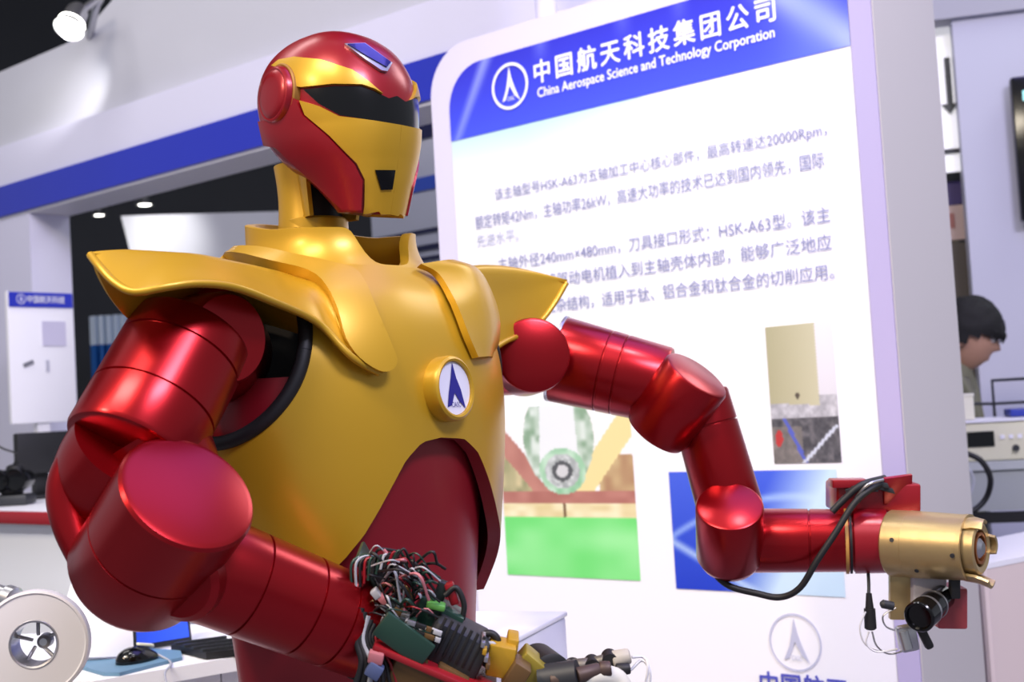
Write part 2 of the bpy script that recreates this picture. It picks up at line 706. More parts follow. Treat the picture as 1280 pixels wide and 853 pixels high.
def ph1(u, v):
    if v > .655:
        return mixc((112, 226, 116), (160, 244, 160), noise2(u * 5, v * 9))
    if v > .575:
        return mixc((226, 206, 150), (252, 244, 205), noise2(u * 14, v * 30)) if abs(u - .48) > .012 else (120, 90, 60)
    c = (252, 250, 248)
    if v > .50:
        c = mixc((196, 134, 120), (176, 112, 100), noise2(u * 12, v * 25))
    elif abs(v - (.18 + .95 * u)) < .085 and u < .5:
        c = mixc((206, 146, 130), (180, 118, 106), noise2(u * 12, v * 12))
    elif u < .3 and v > .2 + .95 * u:
        c = mixc((222, 206, 160), (150, 150, 110), noise2(u * 22, v * 22))
    elif u > .55 and abs(v - (.66 - 1.05 * (u - .55) - .1)) < .11:
        c = (245, 225, 160)
    elif u > .75 and v > .3:
        c = mixc((214, 190, 140), (176, 134, 100), noise2(u * 16, v * 18))
    e = math.hypot((u - .46) / .27, (v - .19) / .30)
    if e < 1 and v < .5:
        c = mixc((142, 172, 142), (226, 236, 226), noise2(u * 26, v * 26) * 1.2 - .1)
        if abs(u - .46) < .13 + .06 * v:
            c = (240, 243, 243)
    r = math.hypot((u - .48) * .76, v - .385)
    if r < .135:
        c = mixc((140, 196, 150), (205, 232, 208), noise2(u * 20, v * 20))
    if r < .10:
        c = mixc((160, 166, 164), (226, 230, 228), noise2(math.atan2(v - .385, u - .48) * 4, r * 60))
    if r < .06:
        c = (90, 92, 94)
    if r < .035:
        c = (215, 215, 215)
    return c


ink_poly('photo_print', rp, .0042, ph1, .003, panel)
rp, *_ = rectpts([(962, 408), (1044, 402), (1049, 578), (964, 580)])


def ph2(u, v):
    nz = noise2(u * 15 + 3, v * 24) * .6 + noise2(u * 34, v * 50) * .4  # glow added to the cloth so that it looks brightly lit
    if v < .56 + .04 * u and u < .74:
        c = mixc((178, 172, 138), (206, 200, 170), u * 1.2)
        return c if math.hypot(u - .42, v - .52) > .03 else (90, 80, 70)
    if v < .52:
        return mixc((214, 210, 218), (236, 233, 240), 1 - v)
    c = mixc((228, 226, 232), (150, 148, 155), nz)
    if v > .68:
        c = mixc((52, 52, 58), (135, 130, 134), nz)
    if v > .74 and u < .45:
        c = mixc((100, 96, 94), (150, 140, 136), nz)
    if abs(u - (.22 + (v - .7) * .9)) < .03 and v > .68:
        c = (90, 100, 190)
    if abs(u - (.95 - (v - .75) * 2)) < .035 and v > .74:
        c = (205, 210, 225)
    if math.hypot(u - .1, v - .82) < .06:
        c = (190, 60, 60)
    return c


ink_poly('photo_print', rp, .004, ph2, .003, panel)
rp, *_ = rectpts([(838, 592), (1042, 585), (1062, 748), (845, 735)])


def ph3(u, v):
    c = mixc((72, 100, 225), (30, 62, 200), v)
    a = abs(v - (.55 - .9 * u + .6 * u * u))
    c = mixc((170, 200, 250), c, a / .06 + .2)
    b = abs(v - (.6 + .8 * u))
    c = mixc((190, 215, 250), c, b / .07 + .1)
    return mixc(c, (206, 232, 252), (u - .42) * 3.0 + (v - .6) * 1.1) if u > .3 else c


ink_poly('photo_print', rp, .006, ph3, .003, panel)

# ------------------------------------------------------------------ fascia of the neighbouring stand, parallel to the booth wall
FA = P(0, 235, 5.5)


def fp(px, py, o=0.0):
    return plane_hit(px, py, FA + NRM * o, NRM)


def fs(p):
    return (p - FA).dot(DIR), p.z


def fpt(s, z, o=0.0):
    q = FA + DIR * s + NRM * o
    return Vector((q.x, q.y, z))


zb1 = .5 * (fs(fp(0, 235))[1] + fs(fp(320, 138))[1])
zb0 = .5 * (fs(fp(90, 249))[1] + fs(fp(330, 181))[1])
zc = .5 * (fs(fp(0, 185))[1] + fs(fp(300, 80))[1])
s0f, s1f = fs(fp(38, 262))[0] - .45, fs(fp(800, 60))[0]
s_col = fs(fp(36, 262))[0]


def fbox(name, s0, s1, z0, z1, o0, o1, m, bev=0):
    c = fpt((s0 + s1) / 2, (z0 + z1) / 2, (o0 + o1) / 2)
    return struct(box(name, c, (s1 - s0, abs(o1 - o0), z1 - z0), m, None, PAX, bev))


# soffit box with its blue band, the white band above, the grey sign board set back above that
_c0 = fpt(s_col, 1)
sof = max(.05, -(plane_hit(90, 350, _c0, DIR) - _c0).dot(NRM))
print('soffit depth', sof)
fbox('trim_3', s0f, s1f, zb0, zb1, -sof, .012, BLUE)
fbox('trim_4', s0f, s1f, zb0 - .012, zb0 - .0005, -sof, .0, WHITE)
MBAND = mat('fascia_lilac', srgb(232, 230, 252), .35, 0, .2, .06, 5)
MBOARD = mat('fascia_grey_white', srgb(206, 206, 216), .4, 0, .1, .08, 4)
fbox('trim_5', s0f, s1f, zb1 + .0005, zc, -sof, .0, MBAND)
bl = [fs(fp(*p, -.06)) for p in ((-60, 118), (0, 90), (100, 47), (142, -2), (190, -60))]
bo = [(s, z) for s, z in bl] + [(s1f, bl[-1][1]), (s1f, zc + .001), (bl[0][0], zc + .001)]
struct(prism('trim_6', [fpt(s, z, -.06) for s, z in bo], -NRM * .2, MBOARD))
# column under the soffit's end
struct(box('trim_7', fpt(s_col - .25, (zb0 - .013) / 2, -sof / 2), (.5, sof, zb0 - .013), LILAC, None, PAX))

# far louvred stand seen between the helmet and the booth wall
LA = P(515, 220, 6.5)


def lp(px, py):
    return plane_hit(px, py, LA, NRM)


def lbox(name, py0, py1, x0, x1, m, o=0.0, t=.05):
    a, b = lp(x0, py0), lp(x1, py1)
    za = .5 * (lp(x0, py0).z + lp(x1, py0 - (x1 - x0) * .2).z)
    zb = .5 * (lp(x0, py1).z + lp(x1, py1 - (x1 - x0) * .2).z)
    sa, sb = (lp(x0, 200) - LA).dot(DIR), (lp(x1, 200) - LA).dot(DIR)
    c = LA + DIR * ((sa + sb) / 2) + NRM * (o - t / 2)
    return box(name, (c.x, c.y, (za + zb) / 2), (sb - sa, t, za - zb), m, None, PAX)


MLOUV = mat('stand_grey', srgb(196, 198, 210), .5, 0, 0, .08, 5)
MNAVY = mat('navy_band', srgb(24, 26, 70), .4, 0, 0, .1, 5)
MBLU2 = mat('band_blue', srgb(52, 84, 190), .4, 0, 0, .1, 5)
struct(lbox('wall_far', 60, 600, 460, 640, MLOUV))
for i, (y0, y1, m) in enumerate(((163, 187, MNAVY), (235, 252, MBLU2), (301, 306, MNAVY), (321, 328, MNAVY), (336, 341, MNAVY))):
    struct(lbox('trim_%d' % (10 + i), y0, y1, 462, 638, m, .012, .01))

# ------------------------------------------------------------------ right hand side: hall wall, door gap, bench
MRW = mat('pale_lavender_wall', srgb(202, 203, 222), .6, 0, 0, .06, 3)
RA = P(1210, 300, 5.0)
RN = Vector((-.25, -1, 0)).normalized()
RD = Vector((1, -.25, 0)).normalized()
RAX = (RD, RN, UP)


def rp_(px, py, o=0.0):
    return plane_hit(px, py, RA + RN * o, RN)


def rbox(name, px0, px1, z0, z1, m, o=0.0, t=.1, parent=None, bev=0, py=300):
    a, b = rp_(px0, py, o), rp_(px1, py, o)
    c = (a + b) / 2 - RN * (t / 2)
    return box(name, (c.x, c.y, (z0 + z1) / 2), ((b - a).dot(RD), t, z1 - z0), m, parent, RAX, bev)


def rz(px, py, o=0.0):
    return rp_(px, py, o).z


struct(rbox('wall_right', 1211, 1700, 0, rz(1230, 18), MRW, 0, .12))
struct(rbox('trim_8', 1150, 1700, rz(1230, 20) + .001, rz(1230, 20) + .8, mat('grey_bulkhead', srgb(176, 176, 190), .6, 0, 0, .06, 3), .03, .15))
struct(rbox('wall_side', 1040, 1198.5, 0, rz(1180, 18), mat('dark_passage', srgb(120, 112, 100), .7, 0, 0, .1, 3), -.6, .1))
# ------------------------------------------------------------------ the robot
BC = Vector((-.23, 1.65, 0))                            # its upright axis
PSI = radians(58)
EF = Vector((sin(PSI), -cos(PSI), 0))                   # the way its chest faces
EL = Vector((cos(PSI), sin(PSI), 0))                    # towards its left arm


def B(f, l, z):
    q = BC + EF * f + EL * l
    return Vector((q.x, q.y, z))


def toB(p):
    q = p - BC
    return q.dot(EF), q.dot(EL), p.z


def lray(px, py, l):                                    # picture point at a known distance l to the robot's left
    return plane_hit(px, py, BC + EL * l, EL)


robot = thing('humanoid_robot', 'red and gold humanoid robot with visor helmet and outstretched arms in front of the panel', 'robot', (BC.x, BC.y, 0))


def interp(tab, z):
    """smooth lookup in rows (z, a, b, ...)"""
    tab = sorted(tab)
    zs = [r[0] for r in tab]
    if z <= zs[0]:
        return tab[0][1:]
    if z >= zs[-1]:
        return tab[-1][1:]
    i = max(k for k in range(len(zs)) if zs[k] <= z)
    i = min(i, len(zs) - 2)
    t = (z - zs[i]) / (zs[i + 1] - zs[i])
    out = []
    for c in range(1, len(tab[0])):
        p = [tab[max(0, min(len(tab) - 1, i + k))][c] for k in (-1, 0, 1, 2)]
        zz = [zs[max(0, min(len(tab) - 1, i + k))] for k in (-1, 0, 1, 2)]
        h = zs[i + 1] - zs[i]
        m0 = (p[2] - p[0]) / (zz[2] - zz[0]) * h
        m1 = (p[3] - p[1]) / (zz[3] - zz[1]) * h
        out.append((2 * t ** 3 - 3 * t ** 2 + 1) * p[1] + (t ** 3 - 2 * t ** 2 + t) * m0 + (-2 * t ** 3 + 3 * t ** 2) * p[2] + (t ** 3 - t ** 2) * m1)
    return out


def spow(x, e):
    return math.copysign(abs(x) ** e, x)


# z, half width, front depth, back depth
SHELL = [(.99, .18, .172, .085), (1.10, .195, .175, .095), (1.20, .22, .18, .12), (1.30, .238, .186, .135), (1.38, .243, .187, .138),
         (1.44, .238, .178, .135), (1.49, .21, .158, .125), (1.525, .165, .132, .11), (1.535, .150, .124, .106), (1.565, .10, .092, .09)]
NSH = 2.35


def shell_pt(th, z, d=0.0):
    a, bf, bb = interp(SHELL, z)
    b = bf if cos(th) >= 0 else bb
    return B(spow(cos(th), 2 / NSH) * (b + d), spow(sin(th), 2 / NSH) * (a + d), z)


def shell_th(p):
    f, l, z = toB(p)
    a, bf, bb = interp(SHELL, z)
    b = bf if f >= 0 else bb
    return math.atan2(spow(l / a, NSH / 2), spow(f / b, NSH / 2))


def bvh_of(rows):
    n = len(rows[0])
    vs = [p for r in rows for p in r]
    fs = []
    for i in range(len(rows) - 1):
        for k in range(n):
            fs.append((i * n + k, i * n + (k + 1) % n, (i + 1) * n + (k + 1) % n, (i + 1) * n + k))
    return BVHTree.FromPolygons(vs, fs)


zs = np.linspace(.99, 1.565, 70)
ths = [2 * pi * k / 144 for k in range(144)]
shell_bvh = bvh_of([[shell_pt(t, z) for t in ths] for z in zs])


def cast(bvh, px, py, center):
    r = ray(px, py)
    h = bvh.ray_cast(CAM, r.normalized())
    if h[0] is not None:
        return h[0], h[1] if h[1].dot(r) < 0 else -h[1]
    t = (center - CAM).dot(r) / r.dot(r)
    h = bvh.find_nearest(CAM + r * t)
    n = h[1]
    if n.dot(h[0] - center) < 0:
        n = -n
    return h[0], n


def patch(name, poly, step, bvh, center, d0, d1, m, parent, smooth=0, mirror=None, both=True, ang=30):
    """plate lying on a surface: outline seen in the picture, cast on the surface, from d0 to d1 above it.
    mirror = (point, normal): keep the side where normal points and reflect it"""
    if smooth:
        poly = smooth_poly(poly, smooth)
    v, f = triangulate(poly, step)
    hits = [cast(bvh, p.x, p.y, center) for p in v]
    bm = bmesh.new()
    vs = [bm.verts.new(h) for h, n in hits]
    for q in f:
        try:
            bm.faces.new([vs[i] for i in q])
        except ValueError:
            pass
    if mirror and both == 'half':
        p0, n0 = mirror
        bmesh.ops.bisect_plane(bm, geom=list(bm.verts) + list(bm.edges) + list(bm.faces), plane_co=p0, plane_no=n0, clear_inner=True)
    verts = list(bm.verts)
    base = [(x.co.copy(), bvh.find_nearest(x.co)) for x in verts]
    nrm = {}
    for x, (co, h) in zip(verts, base):
        n = h[1]
        if n.dot(co - center) < 0:
            n = -n
        nrm[x] = n
    # smooth the normals over neighbours
    for _ in range(3):
        nn = {}
        for x in verts:
            s = nrm[x].copy()
            for e in x.link_edges:
                s += nrm[e.other_vert(x)]
            nn[x] = s.normalized()
        nrm = nn
    low = {}
    edges_b = [e for e in bm.edges if len(e.link_faces) == 1]
    faces = list(bm.faces)
    for x in verts:
        low[x] = bm.verts.new(x.co + nrm[x] * d0)
    for x in verts:
        x.co = x.co + nrm[x] * d1
    for e in edges_b:
        a, b = e.verts
        try:
            bm.faces.new((a, b, low[b], low[a]))
        except ValueError:
            pass
    for q in faces:
        bm.faces.new([low[x] for x in q.verts][::-1])
    if mirror:
        p0, n0 = mirror
        if both == 'half' or both is True:
            geom = bmesh.ops.duplicate(bm, geom=list(bm.verts) + list(bm.edges) + list(bm.faces))['geom']
            for x in geom:
                if isinstance(x, bmesh.types.BMVert):
                    x.co = x.co - n0 * (2 * (x.co - p0).dot(n0))
            bmesh.ops.remove_doubles(bm, verts=bm.verts, dist=1e-4)
    return from_bm(name, bm, m, parent, ang=ang)


# --- gold torso shell with the high arch over the belly
arch = [(552, 547), (528, 553), (508, 575), (492, 605), (473, 640), (455, 670), (432, 698), (400, 730), (372, 765), (350, 800)]
pairs = []
for p in arch:
    h = shell_bvh.ray_cast(CAM, ray(*p).normalized())
    if h[0] is not None:
        pairs.append((shell_th(h[0]), h[0].z))
th_c = pairs[0][0]
pairs = sorted((abs(t - th_c), z) for t, z in pairs)


def z_low(th):
    d = abs((th - th_c + pi) % (2 * pi) - pi)
    xs = [p[0] for p in pairs]
    return float(np.interp(d, xs, [p[1] for p in pairs])) if d < xs[-1] else max(1.125, pairs[-1][1] - (d - xs[-1]) * .15)


NT = 180
out_rows, in_rows = [], []
for i in range(41):
    ro, ri = [], []
    for k in range(NT):
        th = 2 * pi * k / NT
        zl = z_low(th)
        z = zl + (1.532 - zl) * i / 40
        ro.append(shell_pt(th, z))
        ri.append(shell_pt(th, z, -.016))
    out_rows.append(ro)
    in_rows.append(ri)
HOLE_F, HOLE_Z, HOLE_R = .022, 1.428, .098


def cut_holes(bm):
    dele = []
    for f in bm.faces:
        q = toB(f.calc_center_median())
        if abs(q[1]) > .12 and math.hypot(q[0] - HOLE_F, q[2] - HOLE_Z) < HOLE_R:
            dele.append(f)
    bmesh.ops.delete(bm, geom=dele, context='FACES')
    return bm


torso = from_bm('torso_shell', cut_holes(grid_mesh(out_rows, True)), GOLD, robot, ang=60)
bm = cut_holes(grid_mesh(in_rows, True))
for k in range(NT):
    k2 = (k + 1) % NT
    a = [bm.verts.new(out_rows[0][k]), bm.verts.new(out_rows[0][k2]), bm.verts.new(in_rows[0][k2]), bm.verts.new(in_rows[0][k])]
    bm.faces.new(a)
bmesh.ops.remove_doubles(bm, verts=bm.verts, dist=1e-6)
from_bm('shell_lining', bm, RED_D, torso, ang=60)

# --- red belly underneath
BEL = [(.80, .135, .11, .11), (.90, .150, .130, .09), (1.0, .165, .145, .09), (1.10, .178, .150, .095), (1.2, .194, .156, .11), (1.3, .215, .165, .115), (1.4, .222, .165, .12)]
rows = []
for i in range(36):
    z = .80 + .6 * i / 35
    a, bf, bb = interp(BEL, z)
    rows.append([B(spow(cos(t), 2 / 2.2) * (bf if cos(t) >= 0 else bb), spow(sin(t), 2 / 2.2) * a, z) for t in ths])
bm = grid_mesh(rows, True)
bm.faces.new([v for v in bm.verts][:144])
from_bm('belly', bm, RED_D, robot, ang=60)
# hips, legs and feet down to the floor
rod('hip_block', B(0, 0, .80), B(0, 0, .70), .135, .12, RED_P, robot, .01)
for s in (-1, 1):
    lg = rod('leg', B(0, s * .085, .76), B(.0, s * .09, .09), .075, .052, RED, robot, .01, (.2, .34, .42))
    bm = bmesh.new()
    add_box(bm, B(.04, s * .09, .045), (EF, EL, UP), (.24, .11, .09), .025)
    from_bm('foot', bm, GOLD, lg)

# --- shoulder sockets: a black ring round each opening, a dark cup behind it
for s in (-1, 1):
    ring = []
    for k in range(65):
        a = 2 * pi * k / 64
        f, z = HOLE_F + HOLE_R * 1.0 * cos(a), HOLE_Z + HOLE_R * 1.0 * sin(a)
        aw, bf, bb = interp(SHELL, z)
        bq = bf if f > 0 else bb
        l = aw * max(0, 1 - (abs(f) / bq) ** NSH) ** (1 / NSH)
        ring.append(B(f, s * (l - .002), z))
    sk = tube('shoulder_socket', ring, .0085, RUB, robot, 10, 2)
    lathe('socket_cup', B(HOLE_F, s * .12, HOLE_Z), EL * s, [(0, 0), (0, .095), (.07, .098), (.07, .094), (.004, .09), (.004, 0)], RUB, sk, 48)
    for k in range(7):
        a = k * pi / 4 - 2.2
        c = B(HOLE_F + .078 * cos(a), s * .13, HOLE_Z + .078 * sin(a))
        lathe('bolt', c, EL * s, [(0, 0), (0, .006), (.006, .006), (.007, .004), (.007, 0)], STEEL, sk, 12)

# --- emblem on the chest
ec, en = cast(shell_bvh, 556, 487, BC)
lx = UP.cross(en).normalized()
ly = en.cross(lx).normalized()
rim = lathe('chest_emblem', ec - en * .012, en, [(0, 0), (0, .0395), (.024, .0395), (.028, .038), (.030, .035), (.029, .0325), (.025, .032), (.0245, 0)], GOLD, robot, 64)
bm = bmesh.new()
add_lathe(bm, ec + en * .012, en, [(0, 0), (0, .0318), (.0016, .0318), (.0016, 0)], 64)
disc = from_bm('emblem_disc', bm, mat('emblem_white', srgb(226, 224, 238), .25, 0, .4), rim)
cc = ec + en * .0142
logo(cc, .036, lx, ly, en, None, mat('emblem_blue', srgb(34, 30, 130), .35), rim, 'emblem_mark', False, False, .0004, w=1.45, crotch=-.16)
text_mesh('CASC', mat('emblem_blue', (0, 0, 0, 1)), cc + lx * (-.0085) + ly * (-.0225) + en * .0006, lx, ly, .018, .006, rim, 'emblem_lettering', .0)

# --- collar: tall ring, dipping at the throat
def collar_pt(th, t, d=0.0):
    # t 0 at the foot, 1 at the rim
    f0 = cos(th)
    ct = th + .13
    dip = math.exp(-(((ct + pi) % (2 * pi) - pi) / .36) ** 4)
    rim_z = 1.588 + .003 * sin(th) - (.007 if f0 > 0 else .022) * f0 - .046 * dip
    z = 1.515 + (rim_z - 1.515) * t
    k = (z - 1.515) / .12
    flare = .034 * max(0, 1 - k * 1.9) ** 2
    a = .107 + flare + d
    b = .098 + flare * .9 + d
    return B(spow(cos(th), 2 / 2.5) * b + .006, spow(sin(th), 2 / 2.5) * a, z)


rows = []
N = 120
TH = [2 * pi * k / N for k in range(N)]
for i in range(25):
    rows.append([collar_pt(t, i / 24) for t in TH])
rows.append([collar_pt(t, 1.012, -.002) for t in TH])
rows.append([collar_pt(t, 1.012, -.009) for t in TH])
for i in range(24, -1, -1):
    rows.append([collar_pt(t, i / 24, -.012) for t in TH])
from_bm('collar', grid_mesh(rows, True), GOLD, robot, ang=50)

lathe('collar_floor', B(0, 0, 1.524), UP, [(0, 0), (0, .10), (.003, .10), (.003, 0)], GOLD_D, robot, 40)

# --- neck
nk = B(-.02, -.008, 1.50)
ntop = B(-.018, -.0, 1.72)
neck = rod('neck', nk, ntop, .038, .036, RUB, robot, .003)
rows = []
for i in range(20):
    t = i / 19
    z = 1.595 + .085 * t
    r = .0435 - .003 * sin(t * pi)
    off = -.002 * t
    rows.append([B(-.02 + off + r * cos(a), -.008 + r * sin(a), z) for a in [radians(62 + (360 - 124) * k / 30) for k in range(31)]])
from_bm('neck_shell', thicken(grid_mesh(rows), .005), GOLD, neck, ang=50)
lathe('neck_ring', B(-.018, -.006, 1.53), UP, [(0, .036), (0, .046), (.076, .0445), (.079, .042), (.079, .036)], GOLD, neck, 48, closed=True)

# ------------------------------------------------------------------ helmet
HC = P(420, 155, 1.64)
HPSI = radians(50)
HF = Vector((sin(HPSI), -cos(HPSI), 0))
HL = Vector((cos(HPSI), sin(HPSI), 0))
# u, front, back, half width
HEAD = [(-.1175, .084, -.022, .043), (-.10, .090, -.002, .050), (-.08, .097, .022, .059), (-.05, .106, .062, .076), (-.02, .111, .085, .086),
        (.02, .110, .098, .091), (.05, .102, .098, .087), (.078, .086, .088, .074), (.098, .062, .068, .055), (.110, .036, .042, .033), (.1155, .012, .014, .012), (.1162, .001, .001, .001)]


def head_pt(th, u, d=0.0):
    fr, bk, wd = interp(HEAD, u)
    e = 2 / 2.25
    c = float(np.interp(u, [-.1135, -.08, -.05, -.02], [.052, .042, .02, 0]))
    b = fr - c if cos(th) >= 0 else bk + c
    f = c + spow(cos(th), e) * (b + d)
    u = u - .013 * max(0, min(1, (-.06 - u) / .055)) * f / .09
    q = HC + HF * f + HL * (spow(sin(th), e) * (wd + d)) + UP * u
    return q


us = list(np.linspace(-.1175, .09, 56)) + list(np.linspace(.092, .1162, 18))
hth = [2 * pi * k / 96 for k in range(96)]
hrows = [[head_pt(t, u) for t in hth] for u in us]
head_bvh = bvh_of(hrows)
bm = grid_mesh(hrows, True)
bm.verts.ensure_lookup_table()
bm.faces.new([bm.verts[i] for i in range(96)][::-1])
bm.faces.new([bm.verts[i] for i in range(len(us) * 96 - 96, len(us) * 96)])
helmet = from_bm('helmet', bm, RED_P, robot, ang=50)
MIR = (HC, -HL)


def zz(*pts):
    return [(290 + x * .3752, 20 + y * .3752) for x, y in pts]


hp = dict(bvh=head_bvh, center=HC, parent=helmet)
# gold face below and above the visor, mirrored about the middle of the face
patch('face_plate', zz((232, 283), (290, 300), (360, 335), (480, 352), (600, 372), (640, 380), (640, 690), (438, 690), (440, 545), (415, 490), (330, 400), (250, 330)), 4,
      d0=-.002, d1=.0055, m=GOLD, mirror=MIR, both='half', **hp)
patch('brow_plate', zz((140, 172), (165, 152), (215, 143), (300, 152), (400, 185), (452, 222), (497, 262), (470, 246), (430, 232), (340, 230), (238, 240), (200, 236), (188, 205), (165, 180)), 3,
      d0=-.002, d1=.005, m=GOLD, mirror=MIR, both='half', **hp)
patch('visor', zz((240, 246), (340, 235), (430, 235), (480, 255), (520, 275), (545, 268), (640, 270), (640, 376), (590, 370), (480, 350), (360, 331), (290, 292)), 3,
      d0=-.004, d1=.0015, m=BLACK, mirror=MIR, both='half', **hp)
patch('cheek_plate', zz((200, 258), (228, 285), (246, 332), (326, 402), (411, 494), (435, 548), (432, 646), (378, 642), (290, 552), (160, 432), (122, 425), (105, 350), (150, 352), (185, 310)), 4,
      d0=-.002, d1=.008, m=RED_P, mirror=MIR, **hp)
patch('mouth_slot', zz((470, 512), (532, 512), (522, 576), (488, 578)), 3, d0=0, d1=.0075, m=BLACK, **hp)
# blue window above the forehead with its silver rim
patch('forehead_rim', zz((374, 100), (440, 98), (528, 162), (512, 190), (492, 186), (440, 150)), 3, d0=0, d1=.004, m=STEEL, **hp)
patch('forehead_window', zz((384, 104), (438, 102), (522, 162), (508, 178), (446, 143)), 3, d0=0, d1=.0055, m=mat('blue_glass', srgb(30, 30, 120), .08, .2, .6), **hp)
# ear caps
eh, enr = cast(head_bvh, 346, 119, HC)
ed = (-HL * .93 - HF * .15 + UP * .05).normalized()
for s in (0, 1):
    c, d = eh.copy(), ed.copy()
    if s:
        c = c + HL * (-2 * (c - HC).dot(HL))
        d = d + HL * (-2 * d.dot(HL))
    ear = lathe('ear_cap', c - d * .014, d, [(0, 0), (0, .036), (.016, .036), (.020, .034), (.021, .032), (.0205, .030), (.023, .027), (.0245, .02), (.025, 0)], RED_P, helmet, 48)
    lathe('ear_ring', c - d * .014, d, [(0, .0365), (0, .0395), (.012, .0395), (.0135, .038), (.0135, .0365)], GOLD_D, helmet, 48, closed=True)
# gold guard from the helmet's rear down to the neck
rows = []
for i in range(15):
    t = i / 14
    u = -.035 - .085 * t
    r = .056 - .014 * t
    rows.append([HC + HF * (.002 - .01 * t + r * cos(a) * 1.0) + HL * (r * sin(a)) + UP * u for a in [radians(95 + 170 * k / 24) for k in range(25)]])
from_bm('neck_guard', thicken(grid_mesh(rows), .006), GOLD, helmet, ang=50)

# ------------------------------------------------------------------ shoulder wings
def shell_at(px, py, d):
    p, n = cast(shell_bvh, px, py, BC + UP * 1.4)
    return p + n * d


def resample(pts, n):
    path = tube_path(pts, 12)
    L = [0]
    for a, b in zip(path, path[1:]):
        L.append(L[-1] + (b - a).length)
    out = []
    for i in range(n):
        t = L[-1] * i / (n - 1)
        k = min(max(j for j in range(len(L)) if L[j] <= t + 1e-9), len(L) - 2)
        out.append(path[k].lerp(path[k + 1], (t - L[k]) / max(1e-9, L[k + 1] - L[k])))
    return out


def sheet3(name, F, G, H, t, bulge=.006, n=44):
    """plate through three long curves: lower front edge F, ridge G, rear edge H"""
    F, G, H = resample(F, n), resample(G, n), resample(H, n)
    rows = []
    for i, (f, g, h) in enumerate(zip(F, G, H)):
        k = min(1, i / 6) * bulge
        rows.append(tube_path([f, f.lerp(g, .5) + UP * k, g, g.lerp(h, .5) + UP * k, h], 5))
    bm = grid_mesh(rows)
    thicken(bm, t)
    ob = from_bm(name, bm, GOLD, robot, ang=55)
    rim = tube('wing_rim', F, .0042, GOLD, ob, 8, 2)
    return ob


F = [lray(*q) for q in ((113, 319, -.42), (124, 333, -.425), (143, 353, -.425), (168, 365, -.42), (205, 359, -.40), (245, 354, -.37), (290, 358, -.33), (335, 374, -.28))] + [shell_at(392, 415, .026), shell_at(432, 450, .018), shell_at(468, 468, .010)]
G = [lray(*q) for q in ((113, 315, -.42), (135, 313, -.405), (160, 312, -.385), (200, 314, -.355), (245, 318, -.315), (290, 328, -.265))] + [shell_at(350, 346, .006), shell_at(392, 360, .006), shell_at(411, 385, .006), shell_at(421, 415, .006), shell_at(428, 440, .006)]
H = [lray(*q) for q in ((114, 325, -.42), (122, 347, -.408), (138, 374, -.385), (160, 398, -.355), (190, 412, -.32))] + [B(-.03, -.27, 1.465), B(-.05, -.22, 1.475), B(-.06, -.18, 1.485), B(-.05, -.15, 1.49)]
sheet3('shoulder_wing', F, G, H, .005)
F = [lray(*q) for q in ((708, 354, .42), (694, 378, .40), (676, 402, .37), (655, 417, .33), (632, 427, .28), (612, 440, .235))]
G = [lray(*q) for q in ((709, 350, .42), (690, 345, .40), (662, 338, .36), (635, 333, .31), (605, 331, .25), (575, 334, .19))]
H = [B(toB(g)[0] - .02 - .09 * min(1, i / 3), toB(g)[1], toB(g)[2] - .01 - .05 * min(1, i / 3)) for i, g in enumerate(G)]
for q in F + G:
    print('far', [round(x, 3) for x in toB(q)])
sheet3('shoulder_wing', F, G, H, .005, .004)
patch('shoulder_strap', [(484, 457), (479, 440), (464, 405), (443, 357), (415, 346), (370, 336), (330, 327), (285, 325), (258, 327), (300, 333), (345, 345), (385, 356), (404, 372), (416, 398), (425, 430), (440, 452), (462, 467), (476, 467)], 5,
      shell_bvh, BC + UP * 1.4, -.002, .021, GOLD, robot, smooth=3)
I = [shell_at(519, 338, .012), shell_at(540, 351, .013), shell_at(556, 376, .013), shell_at(566, 398, .013), shell_at(576, 424, .013), shell_at(588, 449, .012)]
O = [lray(*q) for q in ((572, 331, .14), (597, 339, .16), (613, 364, .185), (624, 400, .20), (621, 436, .19), (602, 456, .15))]
for q in I + O:
    print('strap', [round(x, 3) for x in toB(q)])
I, O = resample(I, 30), resample(O, 30)
rows = [tube_path([a, a.lerp(b, .5) + EF * .020 + UP * .004, b, b - EF * .03 - UP * .012 + EL * .004], 5) for a, b in zip(I, O)]
from_bm('shoulder_strap', thicken(grid_mesh(rows), .009), GOLD, robot, ang=50)
# ------------------------------------------------------------------ arms
def V3(px, py, z):
    return P(px, py, z)


def camdir(x, y, z):
    """direction given as right, up, towards the viewer"""
    return (CR @ Vector((x, y, z))).normalized()


def px2m(px, z):
    return px * z / FPX


# near (right) arm -------------------------------------------------
sh = V3(272, 440, 1.415)
arm_n = rod('upper_arm', V3(240, 420, 1.375), V3(160, 566, 1.285), .067, .0675, RED, robot, .006, (.035, .098))
rod('shoulder_link', B(.0, -.20, 1.43), V3(246, 420, 1.375), .060, .062, RED, robot, .008)
lathe('shoulder_disc', V3(262, 425, 1.37), camdir(.75, .05, .66), [(-.06, 0), (-.06, .05), (.03, .05), (.036, .046), (.037, 0)], RED, robot, 48)
# elbow: a drum across the arm between the yoke's lugs
ea = camdir(.537, .675, .50)
ec0 = V3(237, 614, 1.215)
drum_l = .148
lathe('elbow_drum', ec0, -ea, [(0, 0), (0, .060), (.0015, .0655), (.005, .068), (.078, .068), (.0785, .0665), (.080, .0665), (.0805, .068), (drum_l - .014, .068), (drum_l - .004, .062), (drum_l, .050), (drum_l, 0)], RED, robot, 72)
